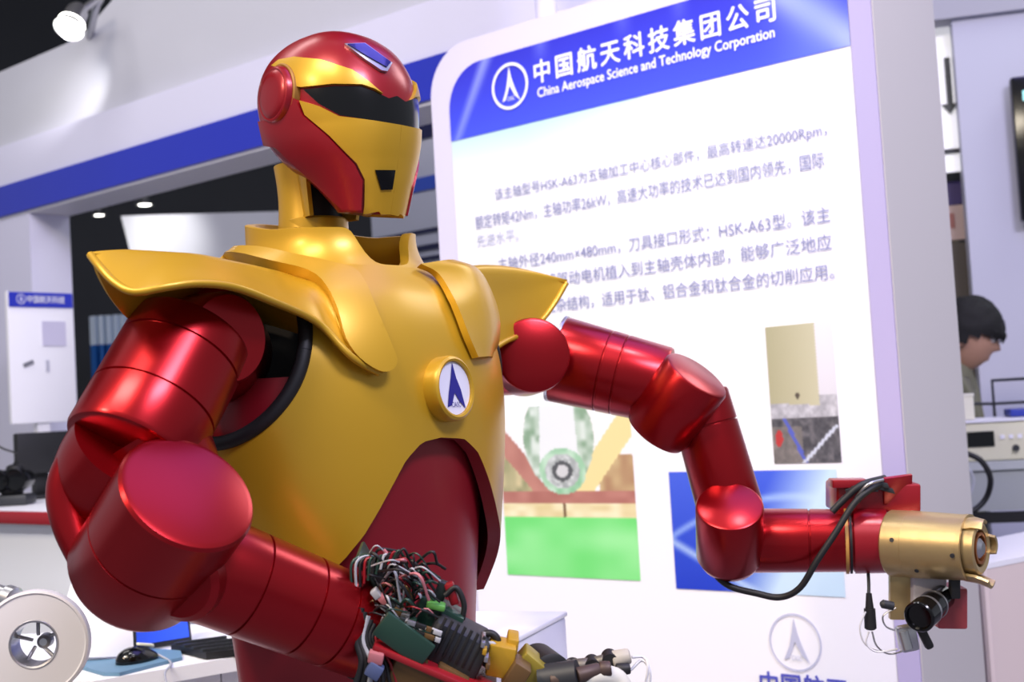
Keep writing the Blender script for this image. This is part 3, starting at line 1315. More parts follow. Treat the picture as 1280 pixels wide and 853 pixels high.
# yoke of the upper arm reaching round the drum's far end
yo = [V3(162, 556, 1.29), V3(136, 596, 1.31), V3(128, 640, 1.335), V3(140, 690, 1.34)]
tube('elbow_yoke', yo, lambda t: .058 - .018 * t * t, RED, robot, 40, 10)
tube('yoke_strap', [V3(112, 556, 1.29), V3(88, 590, 1.285), V3(81, 622, 1.28), V3(90, 662, 1.275), V3(110, 704, 1.27)], lambda t: .020 - .003 * t, RED, robot, 24, 10)
tube('elbow_yoke', [V3(190, 545, 1.31), V3(215, 590, 1.31), V3(222, 640, 1.315)], lambda t: .055 - .012 * t, RED, robot, 40, 10)
# forearm
f0 = ec0 - ea * .088
fw = V3(464, 791, 1.375)
f1 = f0 + (fw - f0) * .18
forearm = rod('forearm', f0 + (fw - f0) * .02, fw, .056, .0515, RED, robot, .006, (.10, .165, .205), 64)
lathe('forearm_boss', f0 + (fw - f0) * .20 + camdir(-.1, -.15, .9) * .03, camdir(-.25, -.1, .9), [(-.05, 0), (-.05, .042), (.016, .042), (.022, .036), (.022, 0)], RED, robot, 48)

# far (left) arm ----------------------------------------------------
lathe('shoulder_drum', V3(667, 444, 1.868), -camdir(.16, .1, 1), [(0, 0), (0, .050), (.002, .054), (.006, .0555), (.09, .0555), (.094, .050), (.104, 0)], RED, robot, 64)
rod('shoulder_link', V3(596, 452, 1.96), V3(672, 446, 1.955), .055, .056, RED, robot, .008)
rod('shoulder_ring', V3(695, 448, 1.962), V3(699, 449, 1.961), .0672, .0672, STEEL, robot, .001)
rod('upper_arm', V3(697, 449, 1.962), V3(832, 483, 1.925), 0.0662, .0590, RED, robot, .005, (.075, .10), 64)
ea2 = camdir(.52, .80, .38)
e2 = V3(872, 468, 1.86)
lathe('elbow_drum', e2, -ea2, [(0, 0), (0, .046), (.0015, .050), (.005, .052), (.10, .052), (.112, .047), (.116, .038), (.116, 0)], RED, robot, 64)
rod('lower_arm', V3(872, 492, 1.92), V3(914, 640, 1.90), .0455, .049, RED, robot, .005, (.05,), 64)
ea3 = camdir(-.10, .80, .60)
e3 = V3(912, 632, 1.825)
lathe('wrist_drum', e3, -ea3, [(0, 0), (0, .044), (.0015, .047), (.005, .0485), (.10, .0485), (.112, .043), (.118, .034), (.118, 0)], RED, robot, 64)
fa0, fa1 = V3(930, 676, 1.90), V3(1106, 676, 1.855)
far_fore = rod('forearm', fa0, fa1, .0475, .0445, RED, robot, .003, (.095, .155), 64)
ax = (fa1 - fa0).normalized()
lathe('forearm_band', fa0 + ax * .158, ax, [(-.0, .043), (-.0, .0478), (.046, .0465), (.046, .043)], RED_P, robot, 64, closed=True)
# brass hand barrel with claws
g0, g1 = V3(1114, 679, 1.846), V3(1213, 685, 1.775)
gx = (g1 - g0).normalized()
GL = (g1 - g0).length
barrel = lathe('hand_barrel', g0, gx, [(0, 0), (0, .046), (.002, .0475), (.03, .0472), (.0305, .0478), (GL - .006, .0455), (GL - .006, .0463), (GL, .0463), (GL, .041), (GL - .02, .040), (GL - .02, 0)], BRASS, robot, 64)
lathe('inner_tube', g0 + gx * (GL - .02), gx, [(0, .036), (.034, .036), (.036, .033), (.034, .026), (.005, .024), (.005, 0)], BRASS, barrel, 40)
lathe('inner_bolt', g0 + gx * (GL - .015), gx, [(0, 0), (0, .014), (.028, .014), (.033, .008), (.033, 0)], STEEL, barrel, 24)
lathe('inner_bolt', g0 + gx * (GL - .015), gx, [(0, .018), (.03, .018), (.03, .022), (0, .022)], mat('copper', srgb(190, 120, 70), .35, .8), barrel, 24, closed=True)
gu = camdir(0, 1, .15)
gv = gx.cross(gu).normalized()
gu = gv.cross(gx).normalized()
for a in (80, -75, 185):
    r = gu * sin(radians(a)) + gv * cos(radians(a))
    q = g0 + gx * (GL - .006) + r * .0425
    tt = gx.cross(r).normalized()
    bm = bmesh.new()
    rows = []
    for k, (g, o) in enumerate(((0, 0), (.016, .003), (.030, .0)) if a != -75 else ((0, 0), (.018, .002), (.036, .008))):
        rows.append([q + gx * g + r * (o - .0020 * abs(j) ** 2) + tt * (j * .0085 * (1 - .12 * k)) for j in (-2, -1, 0, 1, 2)])
    bm = grid_mesh(rows)
    thicken(bm, .004)
    from_bm('claw', bm, BRASS, barrel)
for a, d in ((20, .02), (75, .05), (40, .105)):
    r = gu * sin(radians(a - 40)) - gv * cos(radians(a - 40))
    if r.dot(camdir(0, 0, 1)) < 0:
        r = -r
    lathe('screw', g0 + gx * d + r * .0465, r, [(-.003, 0), (-.003, .0032), (.0018, .0032), (.0018, 0)], DKG, barrel, 10)
# red controller box on top, black lead bundle, zip tie
bx = (ax, camdir(0, 1, 0), camdir(0, 0, 1))
cb = from_bm('control_box', add_box(bmesh.new(), V3(1090, 620, 1.885), bx, (.118, .042, .07), .004), RED_P, robot)
from_bm('box_flap', add_box(bmesh.new(), V3(1122, 612, 1.845), (camdir(.95, .1, -.2), camdir(-.1, .9, .4), camdir(.1, -.4, .9)), (.045, .045, .006), .002), RED_P, cb)
from_bm('box_lip', add_box(bmesh.new(), V3(1060, 604, 1.85), bx, (.05, .012, .03), .002), RED_P, cb)
tube('cable', [V3(1108, 602, 1.84), V3(1085, 614, 1.825), V3(1066, 632, 1.82), V3(1046, 664, 1.815), V3(1022, 700, 1.815), V3(1000, 735, 1.825), V3(975, 747, 1.84), V3(945, 742, 1.85), V3(912, 733, 1.86), V3(892, 715, 1.87), V3(884, 690, 1.89)], .0048, RUB, robot, 10)
tube('cable', [V3(1106, 598, 1.845), V3(1078, 606, 1.83), V3(1058, 622, 1.83), V3(1040, 640, 1.83)], .005, RUB, robot, 10)
bm = bmesh.new()
for k in range(7):
    add_box(bm, V3(1066 + k * 7, 612 - 3 * (k % 3), 1.838 - .003 * (k % 2)), (camdir(.8, .4 - .1 * k, .2), camdir(-.4, .9, 0), camdir(0, 0, 1)), (.02, .009, .008), .001)
from_bm('connector', bm, DKG, cb)
tube('connector_wire', [V3(1070, 622, 1.83), V3(1085, 606, 1.82), V3(1104, 600, 1.83)], .0022, STEEL, cb)
lathe('zip_tie', fa0 + ax * .145, ax, [(0, .045), (0, .0482), (.0045, .0482), (.0045, .045)], mat('tan_tie', srgb(190, 140, 70), .5), robot, 48, closed=True)
lathe('zip_tie', fa0 + ax * .151, ax, [(0, .045), (0, .0478), (.0035, .0478), (.0035, .045)], RUB, robot, 48, closed=True)
# camera bracket below the barrel
pl = from_bm('bracket', add_box(bmesh.new(), V3(1127, 742, 1.855), bx, (.034, .075, .012), .001), BRASS, robot)
from_bm('mount_block', add_box(bmesh.new(), V3(1156, 742, 1.85), bx, (.045, .06, .05), .002), mat('mount_grey', srgb(205, 205, 214), .4), robot)
from_bm('mount_block', add_box(bmesh.new(), V3(1184, 757, 1.835), bx, (.04, .058, .05), .003), mat('dull_red', srgb(170, 70, 78), .4), robot)
from_bm('mount_block', add_box(bmesh.new(), V3(1193, 736, 1.80), bx, (.014, .028, .01), .002), DKG, robot)
cdn = camdir(-.62, -.16, .76)
c0 = V3(1172, 752, 1.80)
lens = lathe('camera', c0, cdn, [(-.02, 0), (-.02, .017), (.014, .017), (.014, .0195), (.018, .020), (.036, .020), (.038, .0165), (.042, .0165), (.044, .0215), (.068, .0215), (.070, .020), (.070, .0175), (.064, .016), (.062, 0)], BLACK, robot, 40)
lathe('lens_ring', c0 + cdn * .038, cdn, [(0, .016), (0, .0212), (.005, .0212), (.005, .016)], STEEL, lens, 40, closed=True)
lathe('lens_ring', c0 + cdn * .014, cdn, [(0, .016), (0, .0208), (.003, .0208), (.003, .016)], STEEL, lens, 40, closed=True)
lathe('lens_screw', V3(1128, 790, 1.79), camdir(.2, -.9, .2), [(0, 0), (0, .008), (.025, .008), (.028, .005), (.028, 0)], STEEL, lens, 16)
lathe('lens_screw', V3(1116, 758, 1.77), camdir(-.9, .2, .1), [(0, 0), (0, .006), (.015, .006), (.018, .003), (.018, 0)], DKG, lens, 16)
bm = add_box(bmesh.new(), V3(1134, 798, 1.80), (camdir(1, .2, 0), camdir(-.2, 1, 0), camdir(0, 0, 1)), (.026, .036, .02), .004)
from_bm('plug', bm, STEEL, lens)
bm = add_box(bmesh.new(), V3(1155, 795, 1.80), (camdir(1, .5, 0), camdir(-.5, 1, 0), camdir(0, 0, 1)), (.012, .04, .014), .004)
from_bm('plug', bm, RUB, lens)
tube('hanging_wire', [V3(1085, 712, 1.85), V3(1086, 735, 1.84), V3(1085, 760, 1.83)], .0024, DKG, robot)
lathe('wire_plug', V3(1086, 742, 1.83), camdir(.05, -1, 0), [(0, 0), (0, .004), (.022, .006), (.022, .008), (.05, .0085), (.052, .006), (.052, 0)], RUB, robot, 16)
for k, q in enumerate(([(1086, 790), (1083, 805), (1096, 815), (1122, 812)], [(1090, 790), (1096, 808), (1112, 818), (1136, 812)], [(1082, 765), (1075, 785), (1082, 806), (1106, 816)], [(1120, 760), (1104, 770), (1108, 784), (1126, 790)])):
    tube('thin_wire', [V3(x, y, 1.80 + .01 * k) for x, y in q], .0013, STEEL if k % 2 else mat('wire_white', srgb(222, 222, 228), .5), robot, 6)

# ------------------------------------------------------------------ bare near hand: boards, servo blocks, wires
hd_ax = (fw - f0).normalized()
W = (camdir(.90, -.36, .1), camdir(.36, .92, .15), camdir(0, -.15, 1))
hand = from_bm('hand_frame', add_lathe(bmesh.new(), fw - hd_ax * .004, hd_ax, [(0, 0), (0, .0525), (.012, .0525), (.014, .049), (.034, .047), (.04, .04), (.04, 0)], 48), RUB, robot)
MPCB = mat('circuit_green', srgb(30, 62, 52), .4, .1, .2, .5, 60)
MPCD = mat('circuit_dark', srgb(38, 44, 44), .45, .1, .1, .5, 60)
MRW_ = mat('wire_red', srgb(136, 18, 30), .4)
MPINK = mat('wire_pink', srgb(180, 110, 118), .45)
MGRN = mat('wire_green', srgb(86, 150, 70), .45)
MBLK = RUB
MGRY = mat('wire_grey', srgb(170, 172, 180), .45)
MYEL = mat('servo_yellow', srgb(188, 148, 40), .4, .3)
MBRN = mat('servo_brown', srgb(104, 78, 46), .45, .3)
MBLU = mat('wire_blue', srgb(84, 96, 136), .45)


def hb(name, px, py, z, size, m, parent=hand, tilt=0, bev=.002):
    a = radians(tilt)
    x = W[0] * cos(a) + W[1] * sin(a)
    y = -W[0] * sin(a) + W[1] * cos(a)
    return from_bm(name, add_box(bmesh.new(), V3(px, py, z), (x, y, W[2]), size, bev), m, parent)


deck = hb('red_deck', 545, 825, 1.33, (.135, .007, .075), MRW_, robot)
hb('servo_block', 520, 836, 1.33, (.05, .04, .05), MBRN, robot, -6)
hb('servo_block', 560, 846, 1.33, (.035, .036, .05), MBRN, robot, -6)
hb('battery_pack', 570, 805, 1.335, (.062, .046, .055), DKG, robot, -4, .006)
hb('circuit_board', 525, 782, 1.345, (.075, .006, .06), MPCB, robot, 4)
hb('circuit_board', 548, 768, 1.35, (.05, .028, .03), MPCB, robot, -6)
hb('circuit_board', 505, 800, 1.30, (.06, .03, .006), MPCB, robot, -14)
hb('circuit_board', 465, 712, 1.37, (.052, .005, .05), MPCB, robot, -38)
hb('chip', 452, 705, 1.345, (.018, .008, .014), MPCD, robot, -20)
hb('chip', 478, 722, 1.345, (.02, .012, .014), DKG, robot, -40)
hb('chip', 545, 757, 1.33, (.02, .007, .014), MGRN, robot, 10)
hb('chip', 552, 738, 1.35, (.012, .02, .012), MPCD, robot, 0)
hb('chip', 565, 742, 1.345, (.010, .024, .010), MRW_, robot, 40)
hb('pin_strip', 495, 707, 1.34, (.042, .0035, .004), MPINK, robot, -30, .001)
hb('servo_block', 626, 822, 1.33, (.028, .034, .03), MYEL, robot, 12)
hb('servo_block', 640, 806, 1.34, (.012, .022, .03), MYEL, robot, 12)
hb('servo_block', 662, 832, 1.34, (.03, .026, .03), mat('servo_olive', srgb(150, 134, 50), .4, .3), robot, -18)
hb('servo_block', 645, 842, 1.32, (.02, .03, .03), MBRN, robot, -10)
lathe('knuckle', V3(682, 838, 1.36), camdir(.3, 0, 1), [(-.03, 0), (-.03, .022), (.02, .022), (.022, .018), (.022, 0)], RUB, robot, 32)
lathe('knuckle', V3(688, 850, 1.33), camdir(.9, .2, .2), [(-.01, 0), (-.01, .017), (.03, .016), (.03, 0)], DKG, robot, 32)
# fingers: segmented rods reaching right
fing = [V3(694, 838, 1.36), V3(716, 835, 1.36), V3(740, 831, 1.36), V3(762, 824, 1.36)]
for a, b, r in ((fing[0], fing[1], .0105), (fing[1], fing[2], .009), (fing[2], fing[3], .0075)):
    rod('finger_link', a, b, r, r * .85, mat('finger_grey', srgb(112, 106, 98), .45, .5), robot, .002, (), 20)
for q in fing[1:]:
    lathe('finger_joint', q - W[2] * .008, W[2], [(0, 0), (0, .0085), (.016, .0085), (.016, 0)], RUB, robot, 20)
rod('fingertip', V3(765, 826, 1.36), V3(788, 820, 1.36), .010, .0085, mat('fingertip_grey', srgb(176, 170, 158), .5), robot, .003, (), 20)
rod('fingertip', V3(770, 838, 1.35), V3(788, 836, 1.35), .007, .006, RUB, robot, .002, (), 16)
f2 = [V3(688, 852, 1.32), V3(720, 846, 1.32), V3(750, 838, 1.33), V3(764, 836, 1.33)]
for a, b in zip(f2, f2[1:]):
    rod('finger_link', a, b, .009, .008, mat('finger_brown', srgb(78, 62, 56), .5, .3), robot, .002, (), 20)
tube('pale_pad', [V3(712, 858, 1.33), V3(740, 846, 1.33), V3(768, 849, 1.34), V3(778, 862, 1.34)], .012, mat('pad_cream', srgb(214, 212, 200), .6), robot, 12)
tube('white_cable', [V3(770, 846, 1.36), V3(788, 838, 1.36), V3(802, 826, 1.365), V3(812, 838, 1.36), V3(812, 862, 1.36)], .0016, mat('wire_white', (0, 0, 0, 1)), robot, 6)
tube('white_cable', [V3(790, 822, 1.36), V3(804, 822, 1.365), V3(810, 834, 1.36), V3(806, 862, 1.36)], .0016, mat('wire_white', (0, 0, 0, 1)), robot, 6)
rnd = random.Random(3)
WM = [MBLK, MGRY, MBLK, MRW_, MPCB, MBLK, MGRY, MPINK, MBLK, MPCB, MGRY, MBRN, MBLK]
for k in range(95):
    x0, y0 = rnd.uniform(452, 520), rnd.uniform(700, 800)
    x1, y1 = x0 + rnd.uniform(10, 45), y0 + rnd.uniform(-15, 30)
    zq = 1.335 + rnd.uniform(-.02, .02)
    mx, my = (x0 + x1) / 2 + rnd.uniform(-12, 12), min(y0, y1) - rnd.uniform(0, 18)
    if mx + my * .55 < 830:
        continue
    tube('wire', [V3(x0, y0, zq + .02), V3(mx, my, zq - .01), V3(x1, y1, zq)], rnd.choice((.0009, .0012, .0016)), WM[k % len(WM)], hand, 6, 5)
for k in range(12):
    tube('wire', [V3(440 + k * 5, 742 - k * 4, 1.33), V3(440 + k * 6, 704 - k * 1.5, 1.33), V3(462 + k * 5, 694 + k * 3, 1.34), V3(478 + k * 3, 712 + k * 6, 1.34)], .0016, (MPCB, MGRY, MBLK, MRW_, MPCB, MBLK)[k % 6], hand, 6, 6)
for k in range(7):
    tube('wire', [V3(452 + 4 * k, 760 + 5 * k, 1.32), V3(446 + 4 * k, 800, 1.315), V3(452 + 6 * k, 830, 1.31), V3(440 + 10 * k, 868, 1.31)], .0036 - .0003 * k, (MBLK, MBLK, MGRY, MBLK, MBLK, MBLK, MRW_)[k], hand, 8, 6)
tube('wire', [V3(595, 800, 1.33), V3(612, 792, 1.33), V3(622, 802, 1.33), V3(612, 822, 1.33), V3(604, 832, 1.33)], .004, RUB, hand, 8)
tube('wire', [V3(600, 806, 1.32), V3(618, 806, 1.32), V3(610, 826, 1.32)], .0022, MGRY, hand, 8)
tube('wire', [V3(556, 745, 1.34), V3(570, 735, 1.34), V3(580, 755, 1.34), V3(578, 775, 1.34)], .003, RUB, hand, 8)
hb('chip', 470, 822, 1.30, (.016, .012, .012), MPINK, robot, 10)
hb('chip', 468, 838, 1.30, (.016, .016, .012), MBLU, robot, -10)

for k in range(7):
    hb('battery_ridge', 548 + k * 8, 793 + k * 4.0, 1.306, (.003, .040, .004), RUB, hand, -4, .0005)
for k in range(10):
    x, y = 503 + (k % 5) * 11, 775 + (k // 5) * 9 + (k % 5) * 4
    hb('chip', x, y, 1.300, (.006 + .003 * (k % 3), .005, .004), (MPCD, STEEL, MBLK, MBRN, MGRY)[k % 5], hand, 4, .0005)
for k in range(6):
    hb('chip', 470 + k * 9, 742 + k * 7, 1.325, (.010, .008, .010), (MGRY, MPINK, MPCD, MBRN, STEEL, MPCB)[k], hand, -30 + 9 * k, .001)
for k in range(4):
    hb('pin_strip', 604 + 2 * k, 800 + 9 * k, 1.31, (.004, .006, .03), (STEEL, MYEL, STEEL, MBRN)[k], hand, 10, .0005)
# ------------------------------------------------------------------ left background
def perp_at(px, py, z):
    """point and axes of an upright face turned across the booth wall's direction"""
    return P(px, py, z)


# small printed board on a stand before the column
PA = P(45, 450, 4.9)
PN = DIR
PD = Vector((-DIR.y, DIR.x, 0))
if PD.dot(ray(640, 426)) < 0:
    PD = -PD
PN = Vector((PD.y, -PD.x, 0))
if PN.dot(PA - CAM) > 0:
    PN = -PN


def qp(px, py, o=0.0):
    return plane_hit(px, py, PA + PN * o, PN)


a, b, c_, d_ = qp(5, 366), qp(84, 364), qp(104, 528), qp(20, 528)
sx0, sx1 = ((a - PA).dot(PD) + (d_ - PA).dot(PD)) / 2, ((b - PA).dot(PD) + (c_ - PA).dot(PD)) / 2
z1, z0 = (a.z + b.z) / 2, (c_.z + d_.z) / 2
if sx1 < sx0:
    sx0, sx1 = sx1, sx0
brd = thing('poster_board', 'small white poster board with a blue header in front of the left column', 'poster board', (PA.x, PA.y, 0))


def bpt(s, z, o=0.0):
    q = PA + PD * s + PN * o
    return Vector((q.x, q.y, z))


SG = 1 if PD.cross(UP).dot(PN) > 0 else -1
BAX = (PD, PN, UP)
box('board', bpt((sx0 + sx1) / 2, (z0 + z1) / 2, -.012), (sx1 - sx0, .02, z1 - z0), mat('board_white', srgb(250, 249, 255), .4), brd, BAX, .002)
hh = (z1 - z0) * .115
box('header_strip', bpt((sx0 + sx1) / 2, z1 - hh / 2 - .002, .001), (sx1 - sx0 - .006, .003, hh), BLUE, brd, BAX)
box('poster_picture', bpt(sx0 + (sx1 - sx0) * .68, z1 - (z1 - z0) * .32, .001), ((sx1 - sx0) * .36, .003, (z1 - z0) * .19), mat('poster_lilac', srgb(206, 202, 226), .5), brd, BAX)
from_bm('poster_picture', add_box(bmesh.new(), bpt(sx0 + (sx1 - sx0) * .27, z1 - (z1 - z0) * .55, .001), (PD * .93 + UP * .36, PN, UP * .93 - PD * .36), ((sx1 - sx0) * .16, .003, (z1 - z0) * .03)), mat('poster_dark', srgb(120, 120, 130), .5), brd, smooth=False)
box('poster_picture', bpt(sx0 + (sx1 - sx0) * .56, z1 - (z1 - z0) * .57, .001), ((sx1 - sx0) * .05, .003, (z1 - z0) * .09), mat('poster_grey', srgb(190, 190, 205), .5), brd, BAX)
box('stand_post', bpt((sx0 + sx1) / 2, z0 / 2, -.03), (.05, .03, z0), WHITE, brd, BAX)
box('stand_foot', bpt((sx0 + sx1) / 2, .012, -.03), (.3, .2, .024), WHITE, brd, BAX)
text_mesh('中国航天科技', TXTW, bpt(sx0 + (sx1 - sx0) * .28, z1 - hh * .75, .004), PD, UP, (sx1 - sx0) * .58, hh * .5, brd, 'header_lettering', .0004, .01)
logo(bpt(sx0 + (sx1 - sx0) * .19, z1 - hh * .52, .004), hh * .33, PD, UP, PN, TXTW, TXTW, brd, 'header_emblem', True, False, .0006)

# screen standing behind the tables
tvz = 4.2
TV = V3(55, 566, tvz)
tv = thing('monitor', 'black flat monitor on the back table below the poster board', 'monitor', TV)
from_bm('screen', add_box(bmesh.new(), TV, (PD, PN, UP), (.20, .03, .135), .006), RUB, tv)
from_bm('stand', add_box(bmesh.new(), TV - UP * .10 - PN * .03, (PD, PN, UP), (.05, .03, 2 * max(.02, TV.z - .10 - (V3(40, 645, 3.3).z + .014))), .004), RUB, tv)
from_bm('stand_foot', add_box(bmesh.new(), Vector((TV.x, TV.y, V3(40, 645, 3.3).z + .008)), (PD, PN, UP), (.14, .10, .012), .004), RUB, tv)


# tables
def table(name, label, ztop, corners, m, leg=.02, thick=.03, apron=0, ma=None, group=None):
    c = sum((Vector(q) for q in corners), Vector()) / len(corners)
    t = thing(name, label, 'table', (c.x, c.y, 0), group)
    prism('table_top', [Vector((q[0], q[1], ztop)) for q in corners], Vector((0, 0, -thick)), m, t)
    for q in corners:
        v = Vector((q[0], q[1], 0))
        v = v + (Vector((c.x, c.y, 0)) - v).normalized() * .06
        rod('leg', v, v + UP * (ztop - thick), leg, leg, WHITE, t, .002, (), 16)
    if apron:
        cs = [Vector((q[0], q[1], 0)) for q in corners]
        ins = [v + (Vector((c.x, c.y, 0)) - v).normalized() * .035 for v in cs]
        for i in range(len(ins)):
            p, q = ins[i], ins[(i + 1) % len(ins)]
            e = (q - p).normalized()
            from_bm('side_panel', add_box(bmesh.new(), (p + q) / 2 + UP * (ztop - thick - apron / 2), (e, Vector((-e.y, e.x, 0)), UP), ((q - p).length - .002 * i, .012, apron - .004)), ma or m, t, smooth=False)
    return t


MTW = mat('table_white', srgb(246, 246, 250), .4, 0, .1, .05, 6)
zt = 1.0


def on_z(px, py, z):
    r = ray(px, py)
    return CAM + r * ((z - CAM.z) / r.z)


def corner_set(pts, z):
    return [on_z(x, y, z) for x, y in pts]


# white table at the left with a red front edge rail
zt = V3(40, 645, 3.3).z
tl = [on_z(-160, 640, zt), on_z(118, 646, zt), on_z(250, 606, zt), on_z(-20, 618, zt)]
tb = table('white_table', 'long white display table with a red edge behind the near elbow', zt, tl, MTW, apron=.55)
e = (tl[1] - tl[0]).normalized()
nn = Vector((e.y, -e.x, 0))
from_bm('edge_rail', add_box(bmesh.new(), (tl[0] + tl[1]) / 2 + nn * .012 - UP * .006, (e, nn, UP), ((tl[1] - tl[0]).length, .022, .032), .004), mat('rail_red', srgb(150, 22, 34), .4), tb)

# black binocular-like instrument on that table
bz = zt
cpos = on_z(16, 632, zt)
ins = thing('surveying_instrument', 'black twin-barrel instrument standing at the left edge of the white table', 'instrument', cpos)
k = cpos + UP * .001
dirc = Vector((.05, -1, 0)).normalized()
sidec = Vector((1, .05, 0)).normalized()
from_bm('base', add_box(bmesh.new(), k + UP * .016, (sidec, dirc, UP), (.115, .10, .032), .008), DKG, ins)
for s in (-1, 1):
    lathe('barrel', k + UP * .075 + sidec * (.026 * s) + dirc * -.05, dirc, [(0, 0), (0, .028), (.05, .028), (.052, .033), (.10, .035), (.105, .032), (.10, .028), (.095, 0)], BLACK, ins, 28)
lathe('knob', k + UP * .088 + sidec * .012, UP, [(0, 0), (0, .03), (.028, .026), (.034, .015), (.034, 0)], RUB, ins, 24)
from_bm('bridge', add_box(bmesh.new(), k + UP * .06, (sidec, dirc, UP), (.06, .06, .06), .012), RUB, ins)
tube('lead', [k + UP * .11, k + UP * .15 + sidec * .02, k + UP * .17 - sidec * .02, k + UP * .19 - sidec * .05], .003, RUB, ins)

# white stepped counter lower left carrying the flange, mouse pad, mouse and laptop
zc2 = V3(200, 838, 2.2).z
tc = [on_z(-120, 850, zc2), on_z(116, 852, zc2), on_z(292, 822, zc2), on_z(420, 800, zc2), on_z(330, 776, zc2), on_z(-90, 800, zc2)]
tcx = table('counter', 'white counter with rounded edge carrying mouse pad and laptop under the near forearm', zc2, tc, MTW, apron=.7, thick=.025)

zp = zc2
mp = [on_z(96, 836, zp), on_z(130, 846, zp), on_z(150, 846, zp), on_z(228, 826, zp), on_z(226, 818, zp), on_z(150, 812, zp)]
pad = prism('mouse_pad', [q + UP * .0005 for q in mp], Vector((0, 0, .006)), mat('pad_blue_grey', srgb(96, 132, 158), .7, 0, 0, .2, 80))
tag(pad, 'blue-grey mouse pad lying on the white counter edge', 'mouse pad')
mc = on_z(172, 832, zp)
ms = thing('computer_mouse', 'black computer mouse with pale buttons lying on the blue-grey pad', 'mouse', mc + UP * .0066)
bm = bmesh.new()
bmesh.ops.create_uvsphere(bm, u_segments=28, v_segments=16, radius=1)
mxa = (on_z(200, 826, zp) - on_z(150, 836, zp)).normalized()
mya = Vector((-mxa.y, mxa.x, 0))
for v in bm.verts:
    x, y, z = v.co
    z = max(z, -.05)
    v.co = mc + UP * .009 + mxa * (x * .040) + mya * (y * .024 * (1 - .15 * x)) + UP * (z * .024 * (1 - .25 * x))
from_bm('mouse_body', bm, BLACK, ms)
from_bm('mouse_button', add_box(bmesh.new(), mc + UP * .0335 + mxa * .016, (mxa * .97 - UP * .22, mya, UP * .97 + mxa * .22), (.03, .012, .005), .002), mat('button_cream', srgb(226, 224, 196), .4), ms)
from_bm('mouse_button', add_box(bmesh.new(), mc + UP * .028 + mxa * .030 + mya * .012, (mxa * .93 - UP * .35, mya, UP * .93 + mxa * .35), (.018, .010, .005), .002), mat('button_grey', srgb(190, 192, 190), .4), ms)
tube('mouse_cable', [mc + mxa * .04 + UP * .012, on_z(214, 832, zp) + UP * .004, on_z(206, 846, zp) + UP * .004, on_z(212, 870, zp) + UP * .003], .002, MGRY, ms)

# laptop: lid back is lit blue screen side, body and keyboard
l0 = on_z(152, 822, zp)
lap = thing('laptop', 'open laptop with a bright blue screen behind the mouse', 'laptop', l0)
lx0, lx1 = on_z(148, 818, zp), on_z(236, 803, zp)
le = (lx1 - lx0).normalized()
ln = Vector((le.y, -le.x, 0))
if ln.dot(lx0 - CAM) > 0:
    ln = -ln
lc = (lx0 + lx1) / 2
lw_ = (lx1 - lx0).length
from_bm('lid', add_box(bmesh.new(), lc + UP * .075, (le, ln * .97 + UP * .2, UP * .97 - ln * .2), (lw_, .008, .15), .003), RUB, lap)
from_bm('screen', add_box(bmesh.new(), lc + UP * .077 + ln * .0055, (le, ln * .97 + UP * .2, UP * .97 - ln * .2), (lw_ * .9, .002, .132)), mat('screen_blue', srgb(40, 70, 190), .3, 0, 0, .05, 5, 0, srgb(50, 90, 225), .55), lap, smooth=False)
kb = thing('keyboard', 'flat dark keyboard on the counter beside the robot waist', 'keyboard', on_z(258, 818, zp))
ka, kb0, kc, kd = on_z(214, 815, zp), on_z(258, 826, zp), on_z(330, 818, zp), on_z(276, 806, zp)
prism('key_deck', [q + UP * .002 for q in (ka, kb0, kc, kd)], UP * .012, RUB, kb)
bm = bmesh.new()
for i in range(10):
    for j in range(4):
        u, v = (i + .5) / 10, (j + .5) / 4
        q = (ka * (1 - u) + kd * u) * (1 - v) + (kb0 * (1 - u) + kc * u) * v
        add_box(bm, q + UP * .0165, ((kd - ka).normalized(), (kb0 - ka).normalized(), UP), (.011, .009, .004))
ko = from_bm('key_field', bm, DKG, kb, smooth=False)
ko['kind'] = 'stuff'

# white flange in the corner: disc with a hole and a spoked hub inside
fc = V3(42, 806, 1.72)
fn = camdir(.16, .10, .98)
fl = thing('machined_flange', 'white machined ring with a spoked steel hub in its opening', 'machine part', (fc.x, fc.y, zc2 - .02))
lathe('ring', fc, fn, [(0, .032), (0, .066), (.002, .068), (.001, .071), (-.003, .072), (-.018, .072), (-.02, .07), (-.02, .060), (-.055, .05), (-.055, .032)], mat('ring_white', srgb(222, 220, 224), .35, .1, .1, .1, 20), fl, 72, closed=True)
lathe('inner_lip', fc, fn, [(.0005, .029), (.0015, .0315), (-.002, .034), (-.055, .034), (-.055, .029)], STEEL, fl, 64, closed=True)
lathe('hub', fc - fn * .05 + camdir(1, 0, 0) * .008, fn, [(0, 0), (0, .010), (.022, .009), (.026, .005), (.026, 0)], STEEL, fl, 32)
x_, y_, _z = frame_from(fn)
for k in range(5):
    a = 2 * pi * k / 5 + .35
    r = x_ * cos(a) + y_ * sin(a)
    rod('spoke', fc - fn * .034 + r * .008, fc - fn * .04 + r * .030, .0024, .0028, STEEL, fl, .0005, (), 12)
rod('post', fc - fn * .02 - UP * .06, Vector((fc.x, fc.y, zc2 + .0)) - fn * .02 - UP * .03, .012, .014, STEEL, fl, .002, (), 24)
fb = V3(8, 748, 1.9)
ft = thing('metal_fitting', 'small grey metal fitting lying behind the white ring', 'machine part', (fb.x, fb.y, fb.z - .02))
lathe('collar', fb, camdir(.9, -.2, .3), [(-.05, 0), (-.05, .016), (0, .016), (0, .02), (.014, .02), (.016, .016), (.016, 0)], STEEL, ft, 32)
rod('post', fb - UP * .014, Vector((fb.x, fb.y, zc2 - .02)), .01, .012, STEEL, ft, .002, (), 20)

